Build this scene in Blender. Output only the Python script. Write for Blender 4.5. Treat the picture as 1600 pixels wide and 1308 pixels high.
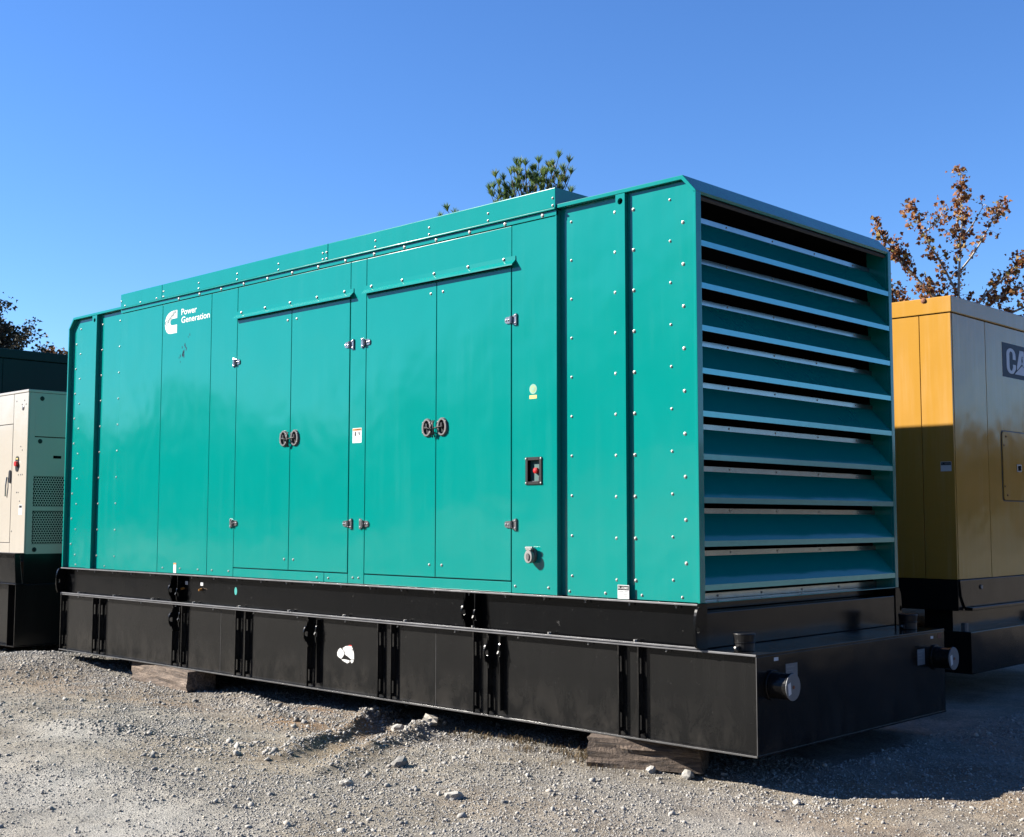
import bpy, bmesh, math, random
import numpy as np
from mathutils import Vector, Matrix
R = math.radians
random.seed(7)
scene = bpy.context.scene
for _o in list(bpy.data.objects): bpy.data.objects.remove(_o)

# ------------------------------------------------------------------ camera
cam = bpy.data.cameras.new('camera'); camo = bpy.data.objects.new('camera', cam)
scene.collection.objects.link(camo); scene.camera = camo
cam.sensor_fit = 'HORIZONTAL'; cam.sensor_width = 36.0
cam.lens = 1941.27 / 1600 * 36
cam.clip_start = 0.05; cam.clip_end = 3000
YAW, PITCH, ROLL = R(43.939), R(4.653), R(0.054)
fw = Vector((-math.sin(YAW)*math.cos(PITCH), math.cos(YAW)*math.cos(PITCH), math.sin(PITCH)))
rt = Vector((math.cos(YAW), math.sin(YAW), 0)); up = rt.cross(fw)
rt2 = rt*math.cos(ROLL) + up*math.sin(ROLL); up2 = -rt*math.sin(ROLL) + up*math.cos(ROLL)
camo.matrix_world = Matrix(((rt2.x, up2.x, -fw.x, 4.350), (rt2.y, up2.y, -fw.y, -6.123),
                            (rt2.z, up2.z, -fw.z, 1.517), (0, 0, 0, 1)))
# ------------------------------------------------------------------ sky and sun
SUN_EL, SUN_AZ = 30.0, 37.3      # light travels towards (cos az, sin az) on the ground
world = bpy.data.worlds.new('World'); scene.world = world; world.use_nodes = True
wn = world.node_tree.nodes; wl = world.node_tree.links
for n in list(wn): wn.remove(n)
sky = wn.new('ShaderNodeTexSky'); sky.sky_type = 'NISHITA'; sky.sun_disc = False
sky.sun_elevation = R(SUN_EL)
sky.sun_rotation = math.atan2(-math.cos(R(SUN_AZ)), -math.sin(R(SUN_AZ)))
sky.altitude = 0; sky.air_density = 1.0; sky.dust_density = 0.0; sky.ozone_density = 8.0
bg = wn.new('ShaderNodeBackground'); bg.inputs['Strength'].default_value = 0.053
wo = wn.new('ShaderNodeOutputWorld')
hs_ = wn.new('ShaderNodeHueSaturation'); hs_.inputs['Saturation'].default_value = 1.07; hs_.inputs['Hue'].default_value = .506
wl.new(sky.outputs[0], hs_.inputs['Color']); wl.new(hs_.outputs[0], bg.inputs[0]); wl.new(bg.outputs[0], wo.inputs[0])
sun = bpy.data.lights.new('sun', 'SUN'); sun.energy = 5.0; sun.angle = R(0.53); sun.color = (1.0, 0.94, 0.85)
suno = bpy.data.objects.new('sun', sun); scene.collection.objects.link(suno)
sd_ = Vector((math.cos(R(SUN_AZ))*math.cos(R(SUN_EL)), math.sin(R(SUN_AZ))*math.cos(R(SUN_EL)), -math.sin(R(SUN_EL))))
suno.rotation_euler = sd_.to_track_quat('-Z', 'Y').to_euler()
suno.location = (-10, -10, 12)
vs = scene.view_settings
vs.view_transform = 'Standard'; vs.look = 'None'; vs.gamma = 1.0; vs.use_curve_mapping = False
vs.exposure = 2.0

# ------------------------------------------------------------------ helpers
ZO = 1.02                       # measurements below take the enclosure's underside as height 0
COL = scene.collection
ORG = Vector((0, 0, 0))

def tag(o, label=None, cat=None, group=None, kind=None):
    if label: o['label'] = label
    if cat: o['category'] = cat
    if group: o['group'] = group
    if kind: o['kind'] = kind
    return o

def thing(name, base, label, cat, group=None):
    """Empty at the base of a thing; parts built afterwards are relative to it."""
    global ORG
    o = bpy.data.objects.new(name, None); COL.objects.link(o)
    o.empty_display_size = 0.3
    ORG = Vector(base); o.location = ORG + Vector((0, 0, ZO))
    return tag(o, label, cat, group)

def link(name, me, mat, parent=None, loc=None):
    o = bpy.data.objects.new(name, me); COL.objects.link(o)
    if mat is not None and not me.materials: me.materials.append(mat)
    if parent is not None: o.parent = parent
    if loc is not None: o.location = loc
    return o

class MB:
    def __init__(s): s.v = []; s.f = []; s.m = []; s.cur = 0
    def add(s, vs_, fs):
        b = len(s.v); s.v += [tuple(v) for v in vs_]
        s.f += [tuple(i + b for i in f) for f in fs]; s.m += [s.cur]*len(fs); return s
    def box(s, x0, x1, y0, y1, z0, z1):
        return s.add([(x0,y0,z0),(x1,y0,z0),(x1,y1,z0),(x0,y1,z0),(x0,y0,z1),(x1,y0,z1),(x1,y1,z1),(x0,y1,z1)],
                     [(0,3,2,1),(4,5,6,7),(0,1,5,4),(1,2,6,5),(2,3,7,6),(3,0,4,7)])
    def prism(s, poly, axis, a, b):
        """poly: 2d outline; axis 'x' -> (y,z), 'y' -> (x,z), 'z' -> (x,y)"""
        def p(q, t):
            return (t, q[0], q[1]) if axis == 'x' else ((q[0], t, q[1]) if axis == 'y' else (q[0], q[1], t))
        n = len(poly)
        vs_ = [p(q, a) for q in poly] + [p(q, b) for q in poly]
        fs = [tuple(range(n)), tuple(range(2*n-1, n-1, -1))]
        fs += [(i, i+n, (i+1) % n + n, (i+1) % n) for i in range(n)]
        return s.add(vs_, fs)
    def cyl(s, p0, p1, r0, r1=None, n=16, cap=True):
        r1 = r0 if r1 is None else r1
        p0 = Vector(p0); p1 = Vector(p1); d = (p1-p0).normalized()
        a = d.orthogonal().normalized(); b = d.cross(a)
        c = [(math.cos(2*math.pi*i/n), math.sin(2*math.pi*i/n)) for i in range(n)]
        vs_ = [p0 + (a*x+b*y)*r0 for x, y in c] + [p1 + (a*x+b*y)*r1 for x, y in c]
        fs = [(i, (i+1) % n, (i+1) % n+n, i+n) for i in range(n)]
        if cap: fs += [tuple(range(n-1, -1, -1)), tuple(range(n, 2*n))]
        return s.add(vs_, fs)
    def tube(s, pts, r, n=6):
        pts = [Vector(p) for p in pts]; k = len(pts)
        rs = r if isinstance(r, (list, tuple)) else [r]*k
        rings = []
        for i, p in enumerate(pts):
            d = (pts[min(i+1, k-1)] - pts[max(i-1, 0)]).normalized()
            a = d.cross(Vector((0.31, 0.17, 0.93)))
            if a.length < 1e-3: a = d.orthogonal()
            a.normalize(); b = d.cross(a)
            rings.append([p + (a*math.cos(2*math.pi*j/n) + b*math.sin(2*math.pi*j/n))*rs[i] for j in range(n)])
        vs_ = [v for q in rings for v in q]; fs = []
        for i in range(k-1):
            for j in range(n):
                fs.append((i*n+j, i*n+(j+1) % n, (i+1)*n+(j+1) % n, (i+1)*n+j))
        fs += [tuple(range(n-1, -1, -1)), tuple(range((k-1)*n, k*n))]
        return s.add(vs_, fs)
    def dome(s, c, nrm, r, h, n=8):
        c = Vector(c); d = Vector(nrm).normalized(); a = d.orthogonal().normalized(); b = d.cross(a)
        ring = lambda q, t: [c + d*t + (a*math.cos(2*math.pi*i/n)+b*math.sin(2*math.pi*i/n))*q for i in range(n)]
        vs_ = ring(r*1.25, 0) + ring(r*1.2, h*.15) + ring(r, h*.2) + ring(r*.75, h*.75) + [c + d*h]
        fs = []
        for k in range(3):
            fs += [(k*n+i, k*n+(i+1) % n, (k+1)*n+(i+1) % n, (k+1)*n+i) for i in range(n)]
        fs += [(3*n+i, 3*n+(i+1) % n, 4*n) for i in range(n)]
        return s.add(vs_, fs)
    def mesh(s, name, org=None, bev=0, seg=1, smooth=False):
        o = ORG if org is None else Vector(org)
        me = bpy.data.meshes.new(name)
        me.from_pydata([(v[0]-o.x, v[1]-o.y, v[2]-o.z) for v in s.v], [], s.f)
        me.polygons.foreach_set('material_index', s.m)
        if bev:
            bm = bmesh.new(); bm.from_mesh(me)
            es = [e for e in bm.edges if len(e.link_faces) == 2 and e.calc_face_angle(0) > R(50)]
            bmesh.ops.bevel(bm, geom=es, offset=bev, segments=seg, affect='EDGES', profile=0.6, clamp_overlap=True)
            bm.to_mesh(me); bm.free()
        if smooth: me.polygons.foreach_set('use_smooth', [True]*len(me.polygons))
        return me
    def build(s, name, mat, parent=None, bev=0, seg=1, smooth=False, org=None, mats=None):
        me = s.mesh(name, org, bev, seg, smooth)
        if mats:
            for m in mats: me.materials.append(m)
        o = link(name, me, mat, parent)
        if smooth and bev == 0:
            pass
        return o

def box(name, x0, x1, y0, y1, z0, z1, mat, parent, bev=.0025, seg=2):
    return MB().box(x0, x1, y0, y1, z0, z1).build(name, mat, parent, bev=bev, seg=seg)

def text_mesh(txt, size, bold=0.0, width=None, shear=0):
    cu = bpy.data.curves.new('text', 'FONT'); cu.body = txt; cu.size = size; cu.offset = bold*size
    cu.extrude = 0.0004; cu.shear = shear; cu.resolution_u = 3
    to = bpy.data.objects.new('text', cu); COL.objects.link(to)
    dg = bpy.context.evaluated_depsgraph_get(); dg.update()
    me = bpy.data.meshes.new_from_object(to.evaluated_get(dg))
    bpy.data.objects.remove(to); bpy.data.curves.remove(cu)
    co = np.empty(len(me.vertices)*3); me.vertices.foreach_get('co', co); co = co.reshape(-1, 3)
    if width:
        w = co[:, 0].max()-co[:, 0].min(); co[:, 0] = (co[:, 0]-co[:, 0].min())*width/w
        me.vertices.foreach_set('co', co.ravel())
    me.materials.clear()
    return me

def text_side(name, txt, x, y, z, size, mat, parent, bold=0, width=None, rot=0, shear=0):
    """lettering on a face that looks towards -Y"""
    me = text_mesh(txt, size, bold, width, shear)
    me.transform(Matrix.Translation(Vector((x, y, z))-ORG) @ Matrix.Rotation(R(90), 4, 'X') @ Matrix.Rotation(R(rot), 4, 'Z'))
    return link(name, me, mat, parent)

def text_end(name, txt, x, y, z, size, mat, parent, bold=0, width=None):
    """lettering on a face that looks towards +X"""
    me = text_mesh(txt, size, bold, width)
    me.transform(Matrix.Translation(Vector((x, y, z))-ORG) @ Matrix.Rotation(R(90), 4, 'Z') @ Matrix.Rotation(R(90), 4, 'X'))
    return link(name, me, mat, parent)

# ------------------------------------------------------------------ materials
def new_mat(name):
    m = bpy.data.materials.new(name); m.use_nodes = True
    nt = m.node_tree; b = nt.nodes['Principled BSDF']
    return m, nt.nodes, nt.links, b
def ramp(n, stops):
    r = n.new('ShaderNodeValToRGB'); e = r.color_ramp.elements
    while len(e) < len(stops): e.new(0.5)
    for k, (p, c) in enumerate(stops):
        e[k].position = p; e[k].color = c if len(c) == 4 else (*c, 1)
    return r
def mapping(n, l, scale=(1, 1, 1), coord='Object'):
    tc = n.new('ShaderNodeTexCoord'); mp = n.new('ShaderNodeMapping'); mp.inputs['Scale'].default_value = scale
    l.new(tc.outputs[coord], mp.inputs['Vector']); return mp
def noise(n, l, vec, scale, detail=4, rough=.55, dist=0):
    t = n.new('ShaderNodeTexNoise'); t.inputs['Scale'].default_value = scale
    t.inputs['Detail'].default_value = detail; t.inputs['Roughness'].default_value = rough
    t.inputs['Distortion'].default_value = dist
    if vec is not None: l.new(vec, t.inputs['Vector'])
    return t
def mix(n, l, fac, a, b, mode='MIX'):
    m = n.new('ShaderNodeMix'); m.data_type = 'RGBA'; m.blend_type = mode
    for sock, val in ((0, fac), (6, a), (7, b)):
        if hasattr(val, 'is_output'): l.new(val, m.inputs[sock])
        elif sock == 0: m.inputs[0].default_value = val
        else: m.inputs[sock].default_value = val if len(val) == 4 else (*val, 1)
    return m
def bump(n, l, b, h, strength, dist=.01, nrm=None):
    bp = n.new('ShaderNodeBump'); bp.inputs['Strength'].default_value = strength; bp.inputs['Distance'].default_value = dist
    l.new(h, bp.inputs['Height'])
    if nrm is not None: l.new(nrm, bp.inputs['Normal'])
    l.new(bp.outputs[0], b.inputs['Normal']); return bp

def paint(name, col, rough=.2, wave=.02, streak=None, amount=.25, coat=0.0, wear=0.0, spec=.5, splash=0.0):
    """painted sheet metal: slightly wavy, faint vertical streaks for dirt, dust and, on yellow, gloss"""
    m, n, l, b = new_mat(name)
    mp = mapping(n, l)
    st = mapping(n, l, (14, 14, .7))
    ns = noise(n, l, st.outputs[0], 1.0, 5, .6)
    nb = noise(n, l, mp.outputs[0], 1.3, 4, .55)
    r1 = ramp(n, [(.48, (0, 0, 0)), (.78, (1, 1, 1))]); l.new(ns.outputs[0], r1.inputs[0])
    r2 = ramp(n, [(.35, (0, 0, 0)), (.75, (1, 1, 1))]); l.new(nb.outputs[0], r2.inputs[0])
    mu = n.new('ShaderNodeMath'); mu.operation = 'MULTIPLY'; l.new(r1.outputs[0], mu.inputs[0]); l.new(r2.outputs[0], mu.inputs[1])
    mu2 = n.new('ShaderNodeMath'); mu2.operation = 'MULTIPLY'; mu2.inputs[1].default_value = amount; l.new(mu.outputs[0], mu2.inputs[0])
    sc = streak or tuple(min(1, c*.6+.18) for c in col)
    mx = mix(n, l, mu2.outputs[0], col, sc)
    last = mx.outputs[2]
    if wear:
        wv = noise(n, l, mp.outputs[0], 26, 6, .7)
        wr = ramp(n, [(.66, (0, 0, 0)), (.70, (1, 1, 1))]); l.new(wv.outputs[0], wr.inputs[0])
        ml = n.new('ShaderNodeMath'); ml.operation = 'MULTIPLY'; ml.inputs[1].default_value = wear; l.new(wr.outputs[0], ml.inputs[0])
        w2 = mix(n, l, ml.outputs[0], last, (.16, .155, .15)); last = w2.outputs[2]
    if splash:
        sx = n.new('ShaderNodeSeparateXYZ'); l.new(mp.outputs[0], sx.inputs[0])
        mz = n.new('ShaderNodeMapRange'); mz.inputs[1].default_value = 0; mz.inputs[2].default_value = .33; mz.inputs[3].default_value = 1; mz.inputs[4].default_value = 0
        l.new(sx.outputs[2], mz.inputs[0])
        sn = noise(n, l, mapping(n, l, (1, 1, .6)).outputs[0], 5.5, 7, .68, .6)
        sr = ramp(n, [(.42, (0, 0, 0)), (.74, (1, 1, 1))]); l.new(sn.outputs[0], sr.inputs[0])
        m1 = n.new('ShaderNodeMath'); m1.operation = 'MULTIPLY'; l.new(mz.outputs[0], m1.inputs[0]); l.new(sr.outputs[0], m1.inputs[1])
        m2 = n.new('ShaderNodeMath'); m2.operation = 'MULTIPLY'; m2.inputs[1].default_value = splash; l.new(m1.outputs[0], m2.inputs[0])
        sm = mix(n, l, m2.outputs[0], last, (.075, .068, .06)); last = sm.outputs[2]
    l.new(last, b.inputs['Base Color'])
    rr = n.new('ShaderNodeMapRange'); rr.inputs[3].default_value = rough; rr.inputs[4].default_value = rough+.07
    l.new(nb.outputs[0], rr.inputs[0]); l.new(rr.outputs[0], b.inputs['Roughness'])
    b.inputs['Specular IOR Level'].default_value = spec
    if coat: b.inputs['Coat Weight'].default_value = coat; b.inputs['Coat Roughness'].default_value = .08
    w = noise(n, l, mp.outputs[0], 1.9, 2, .5)
    bump(n, l, b, w.outputs[0], wave, .3)
    return m

def plain(name, col, rough=.5, metal=0.0, var=.15, scale=30, spec=.5, bmp=0):
    m, n, l, b = new_mat(name)
    mp = mapping(n, l); t = noise(n, l, mp.outputs[0], scale, 4)
    mx = mix(n, l, t.outputs[0], tuple(c*(1-var) for c in col), tuple(min(1, c*(1+var)) for c in col))
    l.new(mx.outputs[2], b.inputs['Base Color'])
    b.inputs['Roughness'].default_value = rough; b.inputs['Metallic'].default_value = metal
    b.inputs['Specular IOR Level'].default_value = spec
    if bmp: bump(n, l, b, t.outputs[0], bmp, .01)
    return m

M = {}
M['teal'] = paint('teal_paint', (0.0, .138, .122), .085, .028, (.02, .165, .15), .35, spec=.5)
M['teal_in'] = plain('dark_gap_paint', (0.0, .045, .042), .6)
M['black'] = paint('black_paint', (.0058, .0058, .0058), .15, .03, (.018, .016, .014), .4, spec=.2)
M['tankblack'] = paint('tank_black_paint', (.0060, .0060, .0060), .15, .035, (.014, .0135, .013), .45, spec=.22, splash=.28, wear=.10)
M['blackworn'] = paint('worn_black_paint', (.0016, .0018, .0022), .16, .03, (.005, .005, .005), .4, wear=.22, spec=.16)
M['steelworn'] = plain('scuffed_steel', (.12, .12, .125), .4, .5, .6, 7)
M['zinc'] = plain('zinc', (.20, .195, .185), .42, .35, .55, 17)
M['chrome'] = plain('bright_steel', (.26, .26, .27), .22, .85, .35)
M['castgrey'] = plain('cast_grey', (.085, .082, .082), .4, .3, .3, 60)
M['rubber'] = plain('black_rubber', (.005, .005, .0055), .55, spec=.3)
M['plastic'] = plain('black_plastic', (.005, .005, .0055), .38, spec=.3)
M['galv'] = plain('galvanised_strip', (.24, .28, .285), .2, .95, .25, 9)
M['lip'] = plain('glossy_teal_edge', (.10, .30, .32), .15, .6, .1, 14)
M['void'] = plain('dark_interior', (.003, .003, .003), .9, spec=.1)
M['foam'] = plain('grey_lining', (.045, .04, .037), .85, 0, .3, 60)
M['white'] = plain('white_vinyl', (0.392, 0.392, 0.382), .4, 0, .03)
M['paper'] = plain('white_label', (0.372, 0.377, 0.382), .45, 0, .06, 90)
M['edgeworn'] = plain('chipped_black_edge', (.045, .044, .044), .45, .2, .8, 9)
M['plate'] = plain('pale_metal_plate', (.10, .105, .11), .5, .1, .12, spec=.3)
M['ink'] = plain('black_ink', (.006, .006, .007), .6, spec=.08)
M['inkgrey'] = plain('grey_ink', (.12, .125, .13), .5)
M['logoink'] = plain('logo_ink', (.03, .085, .09), .6, spec=.1)
M['orange'] = plain('warning_orange', (.36, .12, .015), .45)
M['red'] = plain('red_plastic', (.34, .008, .008), .3)
M['gold'] = plain('brass', (.36, .17, .04), .3, .5)
M['yellowsticker'] = plain('pale_yellow_sticker', (.33, .27, .07), .45)
M['greensticker'] = plain('pale_green_sticker', (.09, .21, .15), .45)
M['tealsticker'] = plain('teal_sticker', (.015, .20, .18), .45)
M['rust'] = plain('rust', (.12, .04, .015), .8, 0, .4, 40)
M['yellow'] = paint('yellow_paint', (.285, .150, .026), .08, .03, (.36, .225, .10), .85, spec=.34)  # streaks lightened and warmed to imitate gloss and light bounced off the ground
M['beige'] = paint('beige_paint', (.305, .280, .240), .10, .02, (.21, .195, .165), .3)
M['beigedark'] = plain('beige_gap', (.05, .045, .04), .7)
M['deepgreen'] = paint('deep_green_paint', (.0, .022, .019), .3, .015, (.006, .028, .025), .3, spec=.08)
M['navy'] = plain('navy_vinyl', (.008, .009, .022), .5, spec=.2)
M['catwhite'] = plain('sign_white', (.46, .47, .50), .6, spec=.2)

def wood():
    m, n, l, b = new_mat('weathered_wood')
    mp = mapping(n, l, (1.2, 9, 9))
    t = noise(n, l, mp.outputs[0], 3.2, 8, .65, 1.6)
    t2 = noise(n, l, mapping(n, l).outputs[0], 26, 5, .7)
    r = ramp(n, [(.30, (.014, .010, .008)), (.46, (.066, .046, .033)), (.60, (.125, .092, .067)), (.80, (.21, .172, .138))])
    l.new(t.outputs[0], r.inputs[0])
    mx = mix(n, l, .45, r.outputs[0], t2.outputs[0], 'OVERLAY'); l.new(mx.outputs[2], b.inputs['Base Color'])
    b.inputs['Roughness'].default_value = .9
    ad = n.new('ShaderNodeMath'); ad.operation = 'ADD'; l.new(t.outputs[0], ad.inputs[0]); l.new(t2.outputs[0], ad.inputs[1])
    bump(n, l, b, ad.outputs[0], 1.0, .02); return m
M['wood'] = wood()

def ground_mat():
    m, n, l, b = new_mat('gravel_ground')
    mp = mapping(n, l)
    big = noise(n, l, mp.outputs[0], .55, 5, .6, .4)
    mid = noise(n, l, mp.outputs[0], 2.6, 6, .65)
    fine = noise(n, l, mp.outputs[0], 55, 6, .75)
    vo = n.new('ShaderNodeTexVoronoi'); vo.inputs['Scale'].default_value = 78; l.new(mp.outputs[0], vo.inputs['Vector'])
    vo2 = n.new('ShaderNodeTexVoronoi'); vo2.inputs['Scale'].default_value = 170; l.new(mp.outputs[0], vo2.inputs['Vector'])
    r1 = ramp(n, [(.33, (.250, .210, .158)), (.46, (.282, .262, .228)), (.58, (.286, .276, .256)), (.75, (.258, .228, .183))])
    l.new(big.outputs[0], r1.inputs[0])
    r2 = ramp(n, [(.35, (.66, .64, .62)), (.65, (1.12, 1.10, 1.06))]); l.new(mid.outputs[0], r2.inputs[0])
    c1 = mix(n, l, 1.0, r1.outputs[0], r2.outputs[0], 'MULTIPLY')
    r3 = ramp(n, [(.30, (.62, .61, .60)), (.70, (1.15, 1.14, 1.12))]); l.new(fine.outputs[0], r3.inputs[0])
    c2 = mix(n, l, .85, c1.outputs[2], r3.outputs[0], 'MULTIPLY')
    hs = n.new('ShaderNodeSeparateColor'); l.new(vo.outputs['Color'], hs.inputs[0])
    r4 = ramp(n, [(0, (.55, .55, .57)), (1, (1.22, 1.21, 1.18))]); l.new(hs.outputs[0], r4.inputs[0])
    c3 = mix(n, l, .7, c2.outputs[2], r4.outputs[0], 'MULTIPLY')
    # bare clay showing in patches, stored per vertex as the soil's own colour zone
    at = n.new('ShaderNodeAttribute'); at.attribute_name = 'clay'
    fm = n.new('ShaderNodeMath'); fm.operation = 'MULTIPLY'; l.new(at.outputs['Fac'], fm.inputs[0]); fm.inputs[1].default_value = .9
    rc = ramp(n, [(.3, (0.166, 0.096, 0.048)), (.7, (0.236, 0.155, 0.090))]); l.new(mid.outputs[0], rc.inputs[0])
    c4 = mix(n, l, fm.outputs[0], c3.outputs[2], rc.outputs[0])
    ad = n.new('ShaderNodeAttribute'); ad.attribute_name = 'dust'
    rd = mix(n, l, .5, (.345, .332, .305), r3.outputs[0], 'MULTIPLY')
    c5 = mix(n, l, ad.outputs['Fac'], c4.outputs[2], rd.outputs[2]); l.new(c5.outputs[2], b.inputs['Base Color'])
    b.inputs['Roughness'].default_value = .95; b.inputs['Specular IOR Level'].default_value = .2
    b1 = bump(n, l, b, vo.outputs['Distance'], .8, .02); b1.invert = True
    b2 = bump(n, l, b, vo2.outputs['Distance'], .8, .012, b1.outputs[0]); b2.invert = True
    bump(n, l, b, fine.outputs[0], .8, .015, b2.outputs[0])
    return m
M['ground'] = ground_mat()

def attr_mat(name, stops, rough=.9, trans=0.0, scale=40, attr='shade', bmp=.3):
    m, n, l, b = new_mat(name)
    at = n.new('ShaderNodeAttribute'); at.attribute_name = attr
    r = ramp(n, stops); l.new(at.outputs['Fac'], r.inputs[0])
    t = noise(n, l, mapping(n, l).outputs[0], scale, 4, .7)
    r2 = ramp(n, [(.3, (.75, .75, .75)), (.7, (1.15, 1.15, 1.15))]); l.new(t.outputs[0], r2.inputs[0])
    mx = mix(n, l, 1.0, r.outputs[0], r2.outputs[0], 'MULTIPLY'); l.new(mx.outputs[2], b.inputs['Base Color'])
    b.inputs['Roughness'].default_value = rough; b.inputs['Specular IOR Level'].default_value = .3
    if bmp: bump(n, l, b, t.outputs[0], bmp, .01)
    if trans:
        out = n['Material Output']; tr = n.new('ShaderNodeBsdfTranslucent'); ms = n.new('ShaderNodeMixShader')
        l.new(mx.outputs[2], tr.inputs[0]); ms.inputs[0].default_value = trans
        l.new(b.outputs[0], ms.inputs[1]); l.new(tr.outputs[0], ms.inputs[2]); l.new(ms.outputs[0], out.inputs[0])
    return m
M['stone'] = attr_mat('gravel_stone', [(0, (0.122, 0.117, 0.109)), (.3, (0.203, 0.194, 0.180)), (.7, (0.270, 0.257, 0.233)), (.9, (0.318, 0.281, 0.228)), (1, (0.367, 0.353, 0.319))], .9, 0, 60)
M['drygrass'] = attr_mat('dry_grass', [(0, (.045, .032, .018)), (.6, (.12, .085, .045)), (.9, (.17, .125, .07)), (1, (.06, .065, .025))], .8, .2, 10, bmp=0)
M['brownleaf'] = attr_mat('brown_leaf', [(0, (.06, .022, .012)), (.3, (.15, .055, .022)), (.65, (.25, .10, .035)), (.88, (.30, .17, .06)), (1, (.15, .15, .04))], .7, .4, 10, bmp=0)
M['darkleaf'] = attr_mat('dark_leaf', [(0, (0.009, 0.011, 0.006)), (.5, (0.020, 0.025, 0.013)), (.85, (0.040, 0.035, 0.020)), (1, (0.060, 0.050, 0.025))], .7, .15, 10, bmp=0)
M['tanleaf'] = attr_mat('tan_leaf', [(0, (0.050, 0.023, 0.010)), (.5, (0.121, 0.060, 0.025)), (1, (0.181, 0.115, 0.055))], .7, .3, 10, bmp=0)
M['needle'] = attr_mat('pine_needle', [(0, (.045, .095, .028)), (.5, (.09, .16, .042)), (.85, (.16, .21, .055)), (1, (.26, .20, .06))], .6, .4, 10, bmp=0)
M['bark'] = plain('pale_bark', (.24, .22, .19), .9, 0, .4, 12, .2, .4)
M['darkbark'] = plain('dark_bark', (0.060, 0.045, 0.033), .9, 0, .4, 14, .2, .4)

# ------------------------------------------------------------------ numpy value noise
rng = np.random.default_rng(11)
_grid = rng.random((256, 256))
def vnoise(x, y):
    xi = np.floor(x).astype(int); yi = np.floor(y).astype(int); u = x-xi; v = y-yi
    u = u*u*(3-2*u); v = v*v*(3-2*v); g = _grid
    a = g[xi % 256, yi % 256]; b = g[(xi+1) % 256, yi % 256]; c = g[xi % 256, (yi+1) % 256]; d = g[(xi+1) % 256, (yi+1) % 256]
    return (a*(1-u)+b*u)*(1-v)+(c*(1-u)+d*u)*v
def fbm(x, y, o=4, g=.5):
    s = 0; a = 1; t = 0
    for k in range(o):
        s = s+a*vnoise(x*2**k+17.3*k, y*2**k-9.1*k); t += a; a *= g
    return s/t
def seg_dist(x, y, p, q):
    px, py = p; qx, qy = q; dx, dy = qx-px, qy-py
    t = np.clip(((x-px)*dx+(y-py)*dy)/(dx*dx+dy*dy), 0, 1)
    return np.hypot(x-px-t*dx, y-py-t*dy), t
RIDGE = [((-2.35, -1.35), (-3.42, .66), .072, .085), ((-1.85, -1.35), (-2.72, .66), .080, .095), ((-2.9, -.72), (-4.9, .12), .04, .12), ((-2.6, -1.3), (-4.4, -1.75), .03, .14)]
def ground_h(x, y):
    x = np.asarray(x, float); y = np.asarray(y, float)
    near = np.exp(-((x+3)/9)**4-((y+1)/6)**4)
    h = (fbm(x*.45, y*.45, 3)-.5)*.10 + (fbm(x*1.7+5, y*1.7, 3)-.5)*.055 + (fbm(x*7, y*7+3, 4, .6)-.5)*.026
    h = h*near - .004
    h = h + .12*np.exp(-((x+8.25)/.85)**2-((y+.35)/.9)**2)
    for p, q, hh, w in RIDGE:
        d, t = seg_dist(x+(fbm(x*4, y*4, 2)-.5)*.18, y, p, q)
        h = h+hh*np.exp(-(d/w)**2)*(.35+1.1*fbm(x*9+2, y*9, 3))*np.clip(.35+t*1.1, 0, 1.2)
    d, t = seg_dist(x, y, (-2.25, -1.1), (-3.05, .65)); h = h-.03*np.exp(-(d/.16)**2)
    # keep the soil clear of what stands on it
    under = np.clip((y+.02)/.25, 0, 1)*np.clip((2.7-y)/.2, 0, 1)*np.clip((x+8.2)/.4, 0, 1)*np.clip((.6-x)/.3, 0, 1)
    cap_ = .02
    h = np.where(under > 0, np.minimum(h, cap_+(1-under)*.2), h)
    back = np.clip((y-3.2)/.5, 0, 1); h = h*(1-back)
    left = np.clip((-8.7-x)/.4, 0, 1)*np.clip((y+.3)/.3, 0, 1); h = np.where(left > 0, np.minimum(h, .16-.09*left), h)
    return h
def clay_f(x, y):
    c = np.zeros_like(x)
    for cx, cy, sx, sy, a in [(-3.25, -.50, .42, .20, 1.0), (-2.75, -.1, .22, .5, .9), (-3.9, .05, .8, .16, .8), (-5.0, -.55, 1.1, .3, .4), (-2.3, -.55, .3, .3, .5), (1.1, -.4, .8, .4, .35), (-.2, -1.2, 1.0, .4, .25), (-6.8, -.7, 1.3, .5, .35), (1.2, .9, .8, .6, .4)]:
        c = np.maximum(c, a*np.exp(-((x-cx)/sx)**2-((y-cy)/sy)**2))
    return np.clip(c*(.4+1.25*fbm(x*5, y*5, 4)), 0, 1)

def dust_f(x, y):
    c = np.zeros_like(x)
    for cx, cy, sx, sy, a in [(-2.6, -2.7, 1.2, .55, 1.0), (-1.4, -2.9, .9, .6, .9), (-4.4, -1.9, 1.0, .35, .7), (.6, -.75, .7, .3, .4)]:
        c = np.maximum(c, a*np.exp(-((x-cx)/sx)**2-((y-cy)/sy)**2))
    return np.clip(c*(.25+1.3*fbm(x*2.3+9, y*2.3, 4)), 0, 1)
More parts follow.
